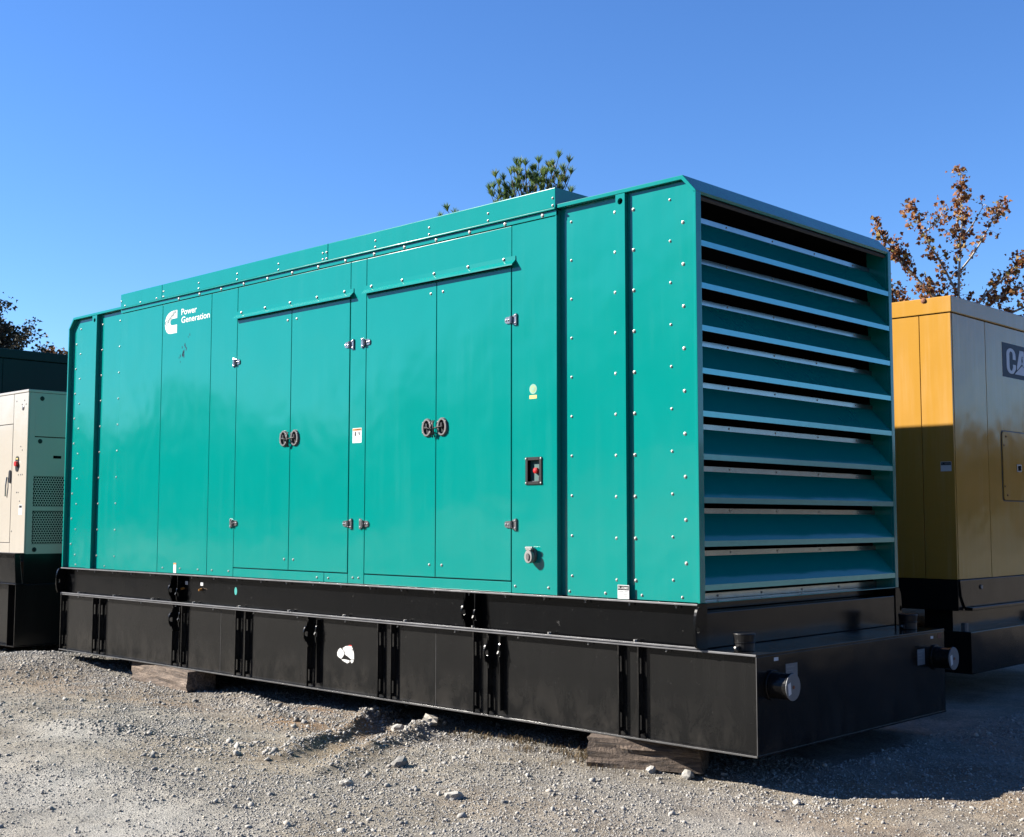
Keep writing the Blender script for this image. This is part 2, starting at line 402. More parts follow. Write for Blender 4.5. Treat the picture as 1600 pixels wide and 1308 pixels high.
# ------------------------------------------------------------------ ground: one sheet to the horizon
def make_ground():
    fx = np.arange(-11.5, 3.6, .024); fy = np.arange(-4.4, 2.6, .024)
    grow = np.cumsum(.03*1.19**np.arange(48))
    gx = np.concatenate([fx[0]-grow[::-1], fx, fx[-1]+grow]); gy = np.concatenate([fy[0]-grow[::-1], fy, fy[-1]+grow])
    X, Y = np.meshgrid(gx, gy); nx, ny = len(gx), len(gy)
    H = ground_h(X, Y)
    co = np.stack([X, Y, H], -1).reshape(-1, 3)
    i = np.arange(nx*ny).reshape(ny, nx)
    fs = np.stack([i[:-1, :-1], i[:-1, 1:], i[1:, 1:], i[1:, :-1]], -1).reshape(-1, 4)
    me = bpy.data.meshes.new('ground'); me.vertices.add(len(co)); me.vertices.foreach_set('co', co.ravel())
    me.loops.add(fs.size); me.loops.foreach_set('vertex_index', fs.ravel())
    me.polygons.add(len(fs)); me.polygons.foreach_set('loop_start', np.arange(0, fs.size, 4))
    me.polygons.foreach_set('use_smooth', np.ones(len(fs), bool)); me.update()
    a = me.attributes.new('clay', 'FLOAT', 'POINT'); a.data.foreach_set('value', clay_f(X, Y).ravel())
    a = me.attributes.new('dust', 'FLOAT', 'POINT'); a.data.foreach_set('value', dust_f(X, Y).ravel())
    return tag(link('ground', me, M['ground']), kind='structure')
make_ground()

# ------------------------------------------------------------------ gravel
ICO_V = None
def ico():
    bm = bmesh.new(); bmesh.ops.create_icosphere(bm, subdivisions=1, radius=1)
    v = np.array([w.co[:] for w in bm.verts]); f = np.array([[w.index for w in p.verts] for p in bm.faces]); bm.free()
    return v, f
def rot_mats(n):
    q = rng.normal(size=(n, 4)); q /= np.linalg.norm(q, axis=1)[:, None]
    w, x, y, z = q.T
    return np.stack([1-2*(y*y+z*z), 2*(x*y-z*w), 2*(x*z+y*w), 2*(x*y+z*w), 1-2*(x*x+z*z), 2*(y*z-x*w),
                     2*(x*z-y*w), 2*(y*z+x*w), 1-2*(x*x+y*y)], -1).reshape(n, 3, 3)
IV, IF = ico()
def stones_mesh(name, P, S, shade, sink=.25):
    n = len(P); out = np.empty((n, len(IV), 3))
    var = 1+.55*(rng.random((24, len(IV), 1))-.5)*1.2
    k = rng.integers(0, 24, n)
    base = IV[None]*var[k]
    asp = np.stack([.75+.6*rng.random(n), .75+.6*rng.random(n), .55+.45*rng.random(n)], -1)
    v = np.einsum('nij,nkj->nki', rot_mats(n), base*asp[:, None])
    v[:, :, 2] *= .8
    v = v*S[:, None, None]+P[:, None, :]; v[:, :, 2] += (S*(.55-sink))[:, None]
    f = (IF[None]+(np.arange(n)*len(IV))[:, None, None]).reshape(-1, 3)
    me = bpy.data.meshes.new(name); me.vertices.add(n*len(IV)); me.vertices.foreach_set('co', v.ravel())
    me.loops.add(f.size); me.loops.foreach_set('vertex_index', f.ravel().astype(np.int32))
    me.polygons.add(len(f)); me.polygons.foreach_set('loop_start', np.arange(0, f.size, 3)); me.update()
    a = me.attributes.new('shade', 'FLOAT', 'POINT'); a.data.foreach_set('value', np.repeat(shade, len(IV)).astype(np.float32))
    return me
def gravel():
    n = 1100000
    # spread over the yard in front of the machine, its left and its right
    x = rng.uniform(-11.5, 3.2, n); y = rng.uniform(-4.3, 6.6, n)
    cx, cy = 4.35, -6.123
    dx, dy = x-cx, y-cy
    t = dx*fw.x+dy*fw.y; s = (dx*rt.x+dy*rt.y)/np.maximum(t, .1)
    ok = (t > 5.2) & (np.abs(s) < .45) & ((y < 1.0) | (x > .30)) & ((y < 3.8) | (x > -.3))
    patch = fbm(x*.75+3, y*.75+8, 3)
    patch2 = fbm(x*3.1, y*3.1+40, 3)
    dens = .26+1.0*np.clip((patch-.46)*5, 0, 1)*np.clip(.3+patch2*1.2, 0, 1)
    band = np.exp(-(((x+4.2)*.40+(y+1.05)*.92)/.38)**2)*np.clip((-x-1.2)*.8, 0, 1); dens = dens+.85*band*np.clip(patch2*2-.35, 0, 1)
    band2 = np.exp(-(((x+2.2)*.35+(y+1.9)*.94)/.30)**2); dens = dens+.45*band2*np.clip(patch2*2-.5, 0, 1)
    dens = dens+.9*np.exp(-((x+7.9)/1.3)**2-((y+.3)/.55)**2)
    for p, q, hh, w in RIDGE:
        d, tt = seg_dist(x, y, p, q); dens = dens+.9*np.exp(-(d/(w*1.2))**2)*(tt > .02)
    dens = dens+.5*np.exp(-((y-.05)/.16)**2)*np.clip((x+6.3)*(-x-.2)*.2, 0, 1)
    dens = dens*(1-.8*clay_f(x, y))*(1-.55*dust_f(x, y))
    dens = np.where((y > .4) & (x > .3), np.maximum(dens, .35+.4*patch2), dens)
    far = np.clip((t-3.5)/8, 0, 1)
    keep = ok & (rng.random(n) < np.clip(dens, 0, 1)*(.85-.45*far))
    x, y, t = x[keep], y[keep], t[keep]
    n = len(x)
    size = .0033*np.exp(rng.normal(0, .40, n))*(1+.30*np.clip(t-5, 0, 8)/4)
    big = rng.random(n) < .014; size[big] *= rng.uniform(1.7, 3.6, big.sum())
    size = np.clip(size, .0022, .022)
    for p, q, hh, w in RIDGE:
        d, tt = seg_dist(x, y, p, q); size = np.where((d < w*1.3) & (rng.random(n) < .22), size*1.8, size)
    if n > 92000:
        k = rng.permutation(n)[:92000]; x, y, size = x[k], y[k], size[k]; n = 92000
    z = ground_h(x, y)
    sh = np.clip(.42+rng.normal(0, .22, n), 0, 1)
    me = stones_mesh('gravel', np.stack([x, y, z], -1), size, sh)
    tag(link('gravel', me, M['stone']), 'loose grey crushed gravel scattered over the yard', 'gravel', kind='stuff')
    return n
NG = gravel()

def single_stone(px, r, shade, label, seed):
    x, y = px
    v = Vector((x, y, float(ground_h(x, y))))
    rs = np.random.default_rng(seed)
    bm = bmesh.new(); bmesh.ops.create_icosphere(bm, subdivisions=2, radius=1)
    for w in bm.verts:
        c = w.co; k = 1+.22*math.sin(3.1*c.x+seed)*math.cos(2.7*c.y+seed*2)+.12*rs.normal()
        w.co = Vector((c.x*1.15, c.y*.95, c.z*.78))*k*r
        if w.co.z < -r*.45: w.co.z = -r*.45
    me = bpy.data.meshes.new('stone'); bm.to_mesh(me); bm.free()
    a = me.attributes.new('shade', 'FLOAT', 'POINT'); a.data.foreach_set('value', np.full(len(me.vertices), shade, np.float32))
    o = link('stone', me, M['stone'], None, v+Vector((0, 0, r*.38))); o.rotation_euler = (0, 0, seed*1.3)
    return tag(o, label, 'stone', 'larger stones lying on the gravel')
single_stone((-1.38, -1.54), .034, .72, 'lone pale square stone on open gravel in front of the long tank', 1)
single_stone((-2.42, .06), .062, .80, 'largest pale rock at the end of the dirt ridge beside the black tank', 2)
single_stone((-2.62, -.08), .05, .66, 'rounded grey rock on the dirt ridge left of the largest rock', 3)
single_stone((-.40, .03), .032, .45, 'small rounded stone resting against the nearer timber, left of two', 4)
single_stone((-.20, .13), .040, .55, 'pale stone at the shaded end of the nearer timber, right of two', 5)
single_stone((-1.62, -.93), .05, .12, 'dark flat clod on gravel below the dirt ridges', 6)
single_stone((.62, .02), .026, .6, 'pale stone on the edge of the shadow right of the tank corner', 7)
single_stone((-.72, -1.32), .04, .70, 'grey stone on the gravel below the nearer timber', 8)

# ------------------------------------------------------------------ dry grass at the tank's foot
def blades(name, spots, label, cat, hmin, hmax, spread=.04, per=16):
    V = []; F = []; S = []
    for (x, y) in spots:
        z = float(ground_h(x, y))
        for k in range(per):
            a = random.uniform(0, 6.28); hh = random.uniform(hmin, hmax); ln = random.uniform(.2, 1.3)*hh
            bx, by = x+random.gauss(0, spread), y+random.gauss(0, spread)
            w = random.uniform(.0012, .0028); c, s = math.cos(a), math.sin(a); b = len(V); sh = random.random()
            V += [(bx-s*w, by+c*w, z-.005), (bx+s*w, by-c*w, z-.005), (bx+c*ln*.45-s*w*.7, by+s*ln*.45+c*w*.7, z+hh*.75), (bx+c*ln*.45+s*w*.7, by+s*ln*.45-c*w*.7, z+hh*.75), (bx+c*ln, by+s*ln, z+hh*random.uniform(.6, 1))]
            F += [(b, b+1, b+3, b+2), (b+2, b+3, b+4)]; S += [sh]*5
    me = bpy.data.meshes.new(name); me.from_pydata(V, [], F)
    a = me.attributes.new('shade', 'FLOAT', 'POINT'); a.data.foreach_set('value', S)
    return tag(link(name, me, M['drygrass']), label, cat, kind='stuff')
gs = [(random.uniform(-2.2, -.75), random.gauss(.10, .09)) for _ in range(46)] + [(random.gauss(-.95, .16), random.gauss(-.02, .06)) for _ in range(30)]
gs += [(random.gauss(-1.25, .3), random.gauss(-.12, .06)) for _ in range(14)]
blades('dry_grass', gs, 'dry straw coloured grass in the strip under the black tank', 'grass', .012, .06, .03, 11)

# ------------------------------------------------------------------ timbers under the machine
def timber(p0, p1, width, h, z0, label, seed, side=1):
    x0, y0 = p0; x1, y1 = p1
    d = Vector((x1-x0, y1-y0, 0)); L = d.length; d.normalize(); nrm = Vector((-d.y, d.x, 0))*side
    rs = random.Random(seed); nx, ny, nz = 26, 6, 5
    bm = bmesh.new(); bmesh.ops.create_cube(bm, size=1)
    bmesh.ops.subdivide_edges(bm, edges=[e for e in bm.edges if abs((e.verts[0].co-e.verts[1].co).x) > .5], cuts=nx, use_grid_fill=True)
    bmesh.ops.subdivide_edges(bm, edges=[e for e in bm.edges if abs((e.verts[0].co-e.verts[1].co).y) > .5], cuts=ny, use_grid_fill=True)
    bmesh.ops.subdivide_edges(bm, edges=[e for e in bm.edges if abs((e.verts[0].co-e.verts[1].co).z) > .5], cuts=nz, use_grid_fill=True)
    from mathutils import noise as mn
    for v in bm.verts:
        u = v.co.copy(); e = 0
        # knock the arrises off
        ay, az = abs(u.y)*2, abs(u.z)*2
        r = max(0, ay+az-1.82); 
        q = Vector((u.x*L, u.y*width, u.z*h))
        if r > 0: q.y -= math.copysign(r*.09*width*1.2, u.y); q.z -= math.copysign(r*.06*width*1.2, u.z)
        nn = mn.noise_vector(Vector((u.x*L*3+seed*7, u.y*8, u.z*8)))
        fine = mn.noise(Vector((u.x*L*5, u.y*38+seed, u.z*38)))
        top = u.z > .49
        q += Vector((nn.x*.014, nn.y*.013, (-abs(nn.z)*.007 if abs(u.y) > .3 else 0) if top else nn.z*.006))
        if abs(u.y) > .49: q.y += fine*.011
        if abs(u.x) > .49: q.x += fine*.012
        v.co = Vector((q.x+L/2, q.y+width/2, q.z+h/2))
    me = bpy.data.meshes.new('timber_block'); bm.to_mesh(me); bm.free()
    o = link('timber_block', me, M['wood'])
    mat = Matrix(((d.x, nrm.x, 0, x0), (d.y, nrm.y, 0, y0), (0, 0, 1, z0), (0, 0, 0, 1)))
    if side < 0: me.flip_normals()
    o.matrix_world = mat
    return tag(o, label, 'timber', 'timber blocks carrying the generators')
TZ = -.849+ZO                     # underside of the teal machine's tank, world height
timber((-.785, -.115), (-.14, .185), .24, TZ+.02, -.02, 'brown weathered timber block with a knot under the near tank corner', 1)
timber((-6.68, .06), (-5.44, -.10), .27, TZ+.03, -.03, 'grey weathered timber block under the far half of the teal generator', 2)
timber((-2.2, 2.0), (-1.2, 2.0), .25, TZ+.03, -.03, 'shaded timber block under the rear edge of the long black tank', 4)
# ================================================================== the teal generator
gen = thing('generator', (-3.84, 1.25, -.849), 'large teal power generator enclosure with louvred end on a long black fuel tank', 'generator')
T = M['teal']
XA, XB = -6.96, -1.136                      # centre section
bolt = MB()                                 # every bolt head, too small to pick apart
def bz(x, y, z, r=.0078, h=.0075): bolt.dome((x, y, z), (0, -1, 0), r, h)
# --- centre section
MB().box(XA+.004, XB-.016, .021, 2.476, .002, 2.572).build('inner_frame', M['teal_in'], gen)
g = .0032
def panel(name, x0, x1, z0, z1, y0=0.0, y1=.0195, gap=g, bev=.003, mat=None):
    return box(name, x0+gap, x1-gap, y0, y1, z0+gap, z1-gap, mat or T, gen, bev)
panel('side_panel', XA, -6.165, 0, 2.536)
panel('side_panel', -6.165, -5.322, 0, 2.536)
panel('side_panel', -5.322, -4.905, 0, 2.536)
panel('side_panel', -3.325, -3.128, 0, 2.536)
panel('header_panel', -4.905, -3.325, 2.262, 2.536)
panel('header_panel', -3.128, -1.553, 2.262, 2.536)
panel('sill_panel', -4.905, -3.625, 0, .078)
panel('sill_panel', -3.625, -3.325, 0, .078)
panel('sill_panel', -3.128, -1.553, 0, .078)
# the panel right of the doors has a window cut for the stop switch
def right_panel():
    b = MB(); x0, x1, z0, z1 = -1.553+g, XB-.002, g, 2.536-g
    hx0, hx1, hz0, hz1 = -1.398, -1.290, .742, .905
    b.box(x0, x1, 0, .0195, z0, hz0); b.box(x0, x1, 0, .0195, hz1, z1)
    b.box(x0, hx0, 0, .0195, hz0, hz1); b.box(hx1, x1, 0, .0195, hz0, hz1)
    return b.build('side_panel', T, gen)
right_panel()
box('end_wall', XB-.014, XB, .0005, 2.5, 0.001, 2.577, T, gen, .002)
box('end_wall', XA, XA+.003, .02, 2.5, 0.001, 2.577, T, gen, 0)
box('rear_wall', XA, XB-.016, 2.48, 2.5, 0.001, 2.577, T, gen, .002)
box('top_rail', XA, XB, -.003, .02, 2.540, 2.574, T, gen, .002)
box('cap_edge_strip', XA, XB, -.020, .004, 2.5765, 2.588, T, gen, .004)
for x0, x1 in ((XA, -6.173), (-6.173, -3.615), (-3.615, XB)):
    box('roof_cap_panel', x0+.002, x1-.002, -.010, 2.51, 2.589, 2.729, T, gen, .006, 3)
# --- doors with hinges and latches
def hinge(door, x, z, sgn):
    """sgn +1: the fixed plate sits on the right of the gap"""
    b = MB()
    px = x+sgn*.030
    b.prism([(px-.014*sgn, z-.028), (px+.018*sgn, z-.042), (px+.022*sgn, z-.036), (px+.022*sgn, z+.036), (px+.018*sgn, z+.042), (px-.014*sgn, z+.028)][::1 if sgn > 0 else -1], 'y', -.011, -.0006)
    b.cyl((x+sgn*.008, -.017, z-.024), (x+sgn*.008, -.017, z+.024), .0115, n=10)
    b.prism([(x-.058*sgn, z-.012), (x-.046*sgn, z-.022), (x+.002*sgn, z-.024), (x+.002*sgn, z+.024), (x-.046*sgn, z+.022), (x-.058*sgn, z+.012)][::1 if sgn > 0 else -1], 'y', -.010, -.0006)
    for q in ((px+.010*sgn, z-.026), (px+.010*sgn, z+.026), (x-.046*sgn, z), (x-.022*sgn, z)):
        b.dome((q[0], -.0105, q[1]), (0, -1, 0), .006, .006, 8)
    b.build('hinge', M['chrome'], door)
def latch(door, x, z, sgn):
    """round recessed paddle latch with a cable seal"""
    b = MB(); n = 28
    def ring(rx, rz, y): return [(x+rx*math.cos(2*math.pi*i/n), y, z+rz*math.sin(2*math.pi*i/n)) for i in range(n)]
    rings = [ring(.056, .068, -.0006), ring(.056, .068, -.010), ring(.050, .062, -.017), ring(.033, .052, -.017), ring(.030, .049, -.003)]
    v = [p for r_ in rings for p in r_]; f = []
    for k in range(4): f += [(k*n+i, k*n+(i+1) % n, (k+1)*n+(i+1) % n, (k+1)*n+i) for i in range(n)]
    f += [tuple(range(4*n, 5*n))]; b.add(v, f); b.m[-1] = 1
    for dx, dz in ((-.040, .036), (.040, .036), (-.040, -.036), (.040, -.036)): b.dome((x+dx, -.0155, z+dz), (0, -1, 0), .0055, .004)
    lt = b.build('latch', M['castgrey'], door, mats=[M['castgrey'], M['plastic']])
    h = MB(); h.box(x-.012, x+.012, -.020, -.004, z-.012, z+.030); h.box(x-.020, x+.020, -.026, -.018, z-.010, z+.004)
    h.build('paddle', M['plastic'], door, bev=.002)
    c = MB()
    pts = [(x+.01*sgn, -.026, z), (x-.03*sgn, -.038, z-.006), (x-.062*sgn, -.040, z-.012), (x-.078*sgn, -.030, z+.022), (x-.070*sgn, -.022, z+.050)]
    c.tube(pts, .0052, 6); c.tube([(x-.062*sgn, -.038, z-.012), (x-.072*sgn, -.026, z-.045), (x-.068*sgn, -.016, z-.075)], .0055, 6)
    c.build('seal_cable', M['rubber'], door)
ZD0, ZD1 = .083, 2.247
def door(x0, x1, hx, sgn, lx):
    d = box('door', x0, x1, -.002, .0185, ZD0, ZD1, T, gen, .004, 3)
    for z in (.464, 1.872): hinge(d, hx, z, sgn)
    latch(d, lx, 1.168, sgn)
    b = MB()
    return d
door(-4.899, -4.1045, -4.905, -1, -4.182)
door(-4.0985, -3.331, -3.325, 1, -4.030)
door(-3.122, -2.3215, -3.128, -1, -2.408)
door(-2.3155, -1.559, -1.553, 1, -2.246)
# --- drip rails above the doors
for x0, x1 in ((-4.93, -3.285), (-3.15, -1.515)):
    b = MB(); b.prism([(-.0008, 2.318), (-.004, 2.318), (-.006, 2.288), (-.040, 2.256), (-.041, 2.247), (-.036, 2.249), (-.006, 2.276), (-.0008, 2.276)], 'x', x0, x1)
    b.build('drip_rail', T, gen)
for x in (-4.841, -4.484, -4.126, -3.758, -3.4, -3.066, -2.703, -2.345, -1.985, -1.626): bz(x, -.006, 2.304, .010, .009)
for x in (-4.158, -4.033, -2.382, -2.25): bz(x, -.002, 2.159, .009, .007); bz(x, -.002, .170, .009, .007)
for x in (-6.146, -5.532, -4.911, -4.293, -3.681, -3.633, -3.017, -2.397, -1.778, -1.162):
    bz(x, -.010, 2.657); bz(x, -.010, 2.606)
for x in (-6.94, -6.867, -6.57, -6.272): bz(x, -.010, 2.606 if x > -6.93 else 2.657)
for k in range(14): bz(-5.88+k*.3553, -.003, 2.556, .012)
for x in (-6.063, -5.763, -5.462, -5.234, -4.972, -3.262, -3.192, -1.518, -1.214): bz(x, 0, .048)
for x in (-3.716, -3.567): bz(x, 0, .035)
# --- right-hand end section: hood, lifting channel, panels
DP1, DP2 = .042, .030
def hood(x_in, x_end, s):
    """roof sheet with a bent corner; s=+1 for the near end"""
    c = .098
    outer = [(x_in, 2.612), (x_end-s*c, 2.612), (x_end, 2.501)]
    inner = [(x_end-s*.010, 2.484), (x_end-s*(c+.010), 2.586), (x_in, 2.586)]
    b = MB(); b.prism(outer+inner, 'y', 0, 2.5)
    return b.build('hood_roof', T, gen, bev=.003, seg=2)
hood(XB+.002, 0, 1); hood(XA-.002, -8.064, -1)
box('side_panel', XB+.001, -.628, DP1, .060, .002, 2.584, T, gen, .002)
MB().prism([(-.551, .002), (-.021, .002), (-.021, 2.50), (-.026, 2.50), (-.098, 2.584), (-.551, 2.584)], 'y', DP2, .055).build('side_panel', T, gen, bev=.002)
def channel(x0, x1, y1):
    b = MB(); xc, zc, r, n = (x0+x1)/2, 2.535, .021, 16
    # flat front with a lifting hole
    circ = [(xc+r*math.cos(2*math.pi*i/n), zc+r*math.sin(2*math.pi*i/n)) for i in range(n)]
    sq = []
    for i in range(n):
        a = 2*math.pi*i/n; cx, cz = math.cos(a), math.sin(a); k = .031/max(abs(cx), abs(cz)); sq.append((xc+cx*k, zc+cz*k))
    v = [(p[0], 0, p[1]) for p in sq]+[(p[0], 0, p[1]) for p in circ]+[(p[0], .02, p[1]) for p in circ]
    f = [(i, (i+1) % n, n+(i+1) % n, n+i) for i in range(n)]+[(n+i, n+(i+1) % n, 2*n+(i+1) % n, 2*n+i) for i in range(n)]
    b.add(v, f)
    b.box(x0, xc-.031, 0, y1, .002, 2.583); b.box(xc+.031, x1, 0, y1, .002, 2.583)
    b.box(xc-.031, xc+.031, 0, y1, .002, zc-.031); b.box(xc-.031, xc+.031, 0, y1, zc+.031, 2.583)
    b.cur = 1; b.box(xc-.03, xc+.03, .021, .024, zc-.03, zc+.03)
    b.build('lifting_channel', T, gen, mats=[T, M['void']])
channel(-.627, -.552, .041)
channel(-7.550, -7.456, .041)
for k in range(10):
    z = 2.482-k*.2612
    bz(-1.042, DP1, z); bz(-.217, DP2, z); bz(-.505, DP2, z-.012, .010, .009); bz(-.636, DP1-.0385, z-.012, .009, .007)
    bz(-7.865, DP1, z); bz(-7.05, DP1, z); bz(-7.405, DP1, z, .010)
    if k < 9: bz(-.119, DP2, z-.158, .010); bz(-7.958, DP1, z-.152, .010)
for x in (-1.065, -.762, -.458, -.151): bz(x, DP1-(.012 if x > -.55 else 0), .030)
for x in (-7.841, -7.554, -7.238): bz(x, DP1, .030)
# end frame, louvre blades, lining
for y0, y1 in ((0, .054), (2.455, 2.5)):
    box('end_post', -.020, 0, y0, y1, .002, 2.4995, T, gen, .003)
box('end_sill', -.16, -.003, .055, 2.454, .0, .006, T, gen, .0015)
MB().prism([(-.95, 2.4995), (-.021, 2.4995), (-.030, 2.52), (-.085, 2.584), (-.95, 2.584)], 'y', 2.456, 2.499).build('gusset_panel', T, gen)
box('side_wall', XB+.001, -.021, 2.456, 2.5, .002, 2.499, T, gen, .002)
box('side_wall', -.62, -.0215, .0555, .060, .002, 2.49, T, gen, .001)
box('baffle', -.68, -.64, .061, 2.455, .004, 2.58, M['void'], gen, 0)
box('roof_lining', -.62, -.13, .062, 2.45, 2.553, 2.583, M['void'], gen, 0)  # coloured black for the shade deeper under the hood
MB().prism([(-.016, 2.470), (-.112, 2.576), (-.128, 2.576), (-.128, 2.560), (-.030, 2.458)], 'y', .062, 2.45).build('roof_lining', M['foam'], gen)
box('side_shade_sheet', -.63, -.175, 2.440, 2.4555, .01, 2.55, M['void'], gen, 0)  # black sheet over the teal wall, stands for the shade deep inside
bl = MB(); t = .0016
prof = [(-.004, -.001), (-.0005, 0.0), (-.150, .166), (-.1535, .164)]
bl.prism(prof, 'y', .0555, 2.4545)
blm = bl.mesh('louvre_blade', org=(0, 1.25, 0)); blm.materials.append(T)
lpm = MB().prism([(-.004, -.034), (0.0, -.034), (0.0, .0005), (-.004, -.0015)], 'y', .0555, 2.4545).mesh('blade_lip', org=(0, 1.25, 0)); lpm.materials.append(M['lip'])
stm = MB().prism([(-.1535, .1665), (-.150, .1665), (-.150, .199), (-.1535, .199)], 'y', .0555, 2.4545).mesh('retainer_strip', org=(0, 1.25, 0)); stm.materials.append(M['galv'])
for k in range(9):
    z = 2.200-k*.2615
    bo_ = link('louvre_blade', blm, None, gen, Vector((-.002, 1.25, z))-ORG)
    link('blade_lip', lpm, None, bo_); link('retainer_strip', stm, None, bo_)
    for y in (.55, 1.10, 1.65, 2.2): bolt.dome((-.1515, y, z+.184), (1, 0, 0), .006, .005, 6)
box('retainer_strip', -.1555, -.152, .0555, 2.4545, .008, .044, M['galv'], gen, 0)
for k in range(4): bolt.dome((-.0815-.07, .4+k*.5, .026), (1, 0, 0), .007, .006, 6)
# left-hand end section
box('side_panel', -7.455, XA-.001, DP1, .060, .002, 2.584, T, gen, .002)
MB().prism([(-8.043, .002), (-7.551, .002), (-7.551, 2.584), (-7.966, 2.584), (-8.038, 2.50), (-8.043, 2.50)], 'y', DP1, .060).build('side_panel', T, gen, bev=.002)
box('end_flange', -8.064, -8.044, 0, .06, .002, 2.4995, T, gen, .003)
box('end_wall', -8.060, -8.046, .0605, 2.5, .002, 2.4995, T, gen, .002)
box('rear_wall', -8.045, XA-.001, 2.48, 2.5, .002, 2.499, T, gen, .002)
# --- marks and fittings on the long side
def flat(name, pts, y, mat, parent, th=.0006):
    return MB().prism(pts, 'y', y-th, y).build(name, mat, parent)
def rect(x0, x1, z0, z1): return [(x0, z0), (x1, z0), (x1, z1), (x0, z1)]
cpts = [(-5.908, 2.454), (-5.956, 2.455), (-6.008, 2.451), (-6.059, 2.437), (-6.098, 2.409), (-6.118, 2.372), (-6.122, 2.330), (-6.112, 2.291), (-6.090, 2.262), (-6.060, 2.244), (-6.02, 2.238), (-5.908, 2.238), (-5.908, 2.316), (-5.995, 2.316), (-6.015, 2.322), (-6.027, 2.336), (-6.029, 2.348), (-6.025, 2.362), (-6.010, 2.374), (-5.988, 2.378), (-5.908, 2.378)]
lg = flat('company_logo', cpts, -.0001, M['white'], gen)
text_side('logo_lettering', 'Cummins', -6.103, -.0014, 2.318, .058, M['logoink'], lg, .022, .21, 34)
text_side('lettering', 'Power', -5.834, -.0009, 2.396, .082, M['white'], gen, .012, .262)
text_side('lettering', 'Generation', -5.832, -.0009, 2.320, .082, M['white'], gen, .012, .480)
b = MB(); rs = random.Random(3)
for (x, z, s) in [(-5.682, 2.198, 1), (-5.708, 2.177, .6), (-5.762, 2.105, 1.2), (-5.808, 2.091, .8), (-5.739, 2.073, 1.1), (-5.776, 2.052, 1.2), (-5.792, 2.028, 1.6), (-5.80, 2.016, 1.1), (-5.838, 2.012, 1.0), (-5.775, 2.006, 1.3), (-5.859, 1.995, .7), (-5.836, 1.956, .6), (-5.752, 2.09, .8), (-5.79, 2.045, .9)]:
    n = 7; pts = [(x+s*.009*rs.uniform(.5, 1.1)*math.cos(6.28*i/n), z+s*.020*rs.uniform(.4, 1.1)*math.sin(6.28*i/n)) for i in range(n)]
    b.prism(pts, 'y', -.0005, -.0001)
tag(b.build('scuff_mark', plain('bare_metal_scuff', (.002, .022, .040), .6, spec=.05), gen), kind='stuff')
w = flat('warning_label', rect(-3.283, -3.172, 1.092, 1.208), -.0001, M['paper'], gen)
flat('warning_header', rect(-3.279, -3.176, 1.187, 1.204), -.0009, M['orange'], w)
text_side('warning_lettering', 'WARNING', -3.252, -.0016, 1.190, .014, M['ink'], w, .01, .072)
b = MB(); b.prism([(-3.258, 1.148), (-3.240, 1.146), (-3.243, 1.180), (-3.256, 1.182)], 'y', -.0012, -.0008); b.prism([(-3.208, 1.176), (-3.188, 1.150), (-3.196, 1.148), (-3.215, 1.172)], 'y', -.0012, -.0008)
b.prism([(-3.188, 1.180), (-3.198, 1.160), (-3.203, 1.163), (-3.193, 1.182)], 'y', -.0016, -.0012)
tag(b.build('warning_symbol', M['ink'], w), kind='stuff')
b = MB()
for k, z in enumerate((1.138, 1.129, 1.121, 1.112, 1.104)): b.prism(rect(-3.274, -3.19-.012*(k % 3), z-.002, z+.002), 'y', -.0012, -.0008)
b.build('fine_print', M['inkgrey'], w)
w = flat('caution_sticker', rect(-5.873, -5.827, .006, .098), -.0008, M['paper'], gen); flat('caution_header', rect(-5.872, -5.828, .084, .097), -.0016, M['orange'], w)
b = MB(); n = 24; b.prism([(-1.352+.034*math.cos(6.283*i/n), 1.378+.034*math.sin(6.283*i/n)) for i in range(n)], 'y', -.0007, -.0001)
w = b.build('round_sticker', M['greensticker'], gen)
b = MB(); b.prism([(-1.352+.022*math.cos(6.283*i/n), 1.378+.022*math.sin(6.283*i/n)) for i in range(n)], 'y', -.0012, -.0008); b.build('sticker_ring', plain('olive_sticker', (.15, .20, .07), .45), w)
b = MB(); b.prism([(-1.352+.013*math.cos(6.283*i/n), 1.378+.013*math.sin(6.283*i/n)) for i in range(n)], 'y', -.0017, -.0013); b.build('sticker_centre', M['greensticker'], w)
flat('yellow_sticker', rect(-1.386, -1.318, 1.312, 1.337), -.0001, M['yellowsticker'], gen)
w = flat('serial_label', rect(-.627, -.536, .004, .090), -.0004, M['paper'], gen)
flat('label_header', rect(-.624, -.539, .058, .086), -.0012, M['ink'], w)
text_side('label_number', 'FL-02883', -.620, -.0021, .0645, .022, M['white'], w, .004, .077)
b = MB()
for z, a, c in ((.050, -.62, -.58), (.050, -.572, -.545), (.041, -.565, -.545), (.031, -.58, -.548), (.021, -.575, -.552)): b.prism(rect(a, c, z-.002, z+.002), 'y', -.0016, -.0012)
b.build('fine_print', M['inkgrey'], w)
# stop switch in its window
b = MB()
for r_ in (rect(-1.419, -1.396, .731, .917), rect(-1.292, -1.269, .731, .917), rect(-1.396, -1.292, .731, .752), rect(-1.396, -1.292, .895, .917)): b.prism(r_, 'y', -.008, -.0004)
es = b.build('emergency_stop', M['plastic'], gen, bev=.002)
b = MB(); b.box(-1.396, -1.292, .070, .074, .745, .90); b.box(-1.398, -1.395, .0, .07, .745, .90); b.box(-1.293, -1.29, .0, .07, .745, .90); b.box(-1.396, -1.292, 0, .07, .898, .9); b.box(-1.396, -1.292, 0, .07, .745, .747)
b.build('switch_box', M['void'], es)
b = MB(); b.cyl((-1.338, .05, .826), (-1.338, .012, .826), .012); b.cyl((-1.338, .022, .826), (-1.338, .004, .826), .021, .019, 20); b.dome((-1.338, .004, .826), (0, -1, 0), .0155, .006, 16)
b.build('stop_button', M['red'], es, smooth=False)
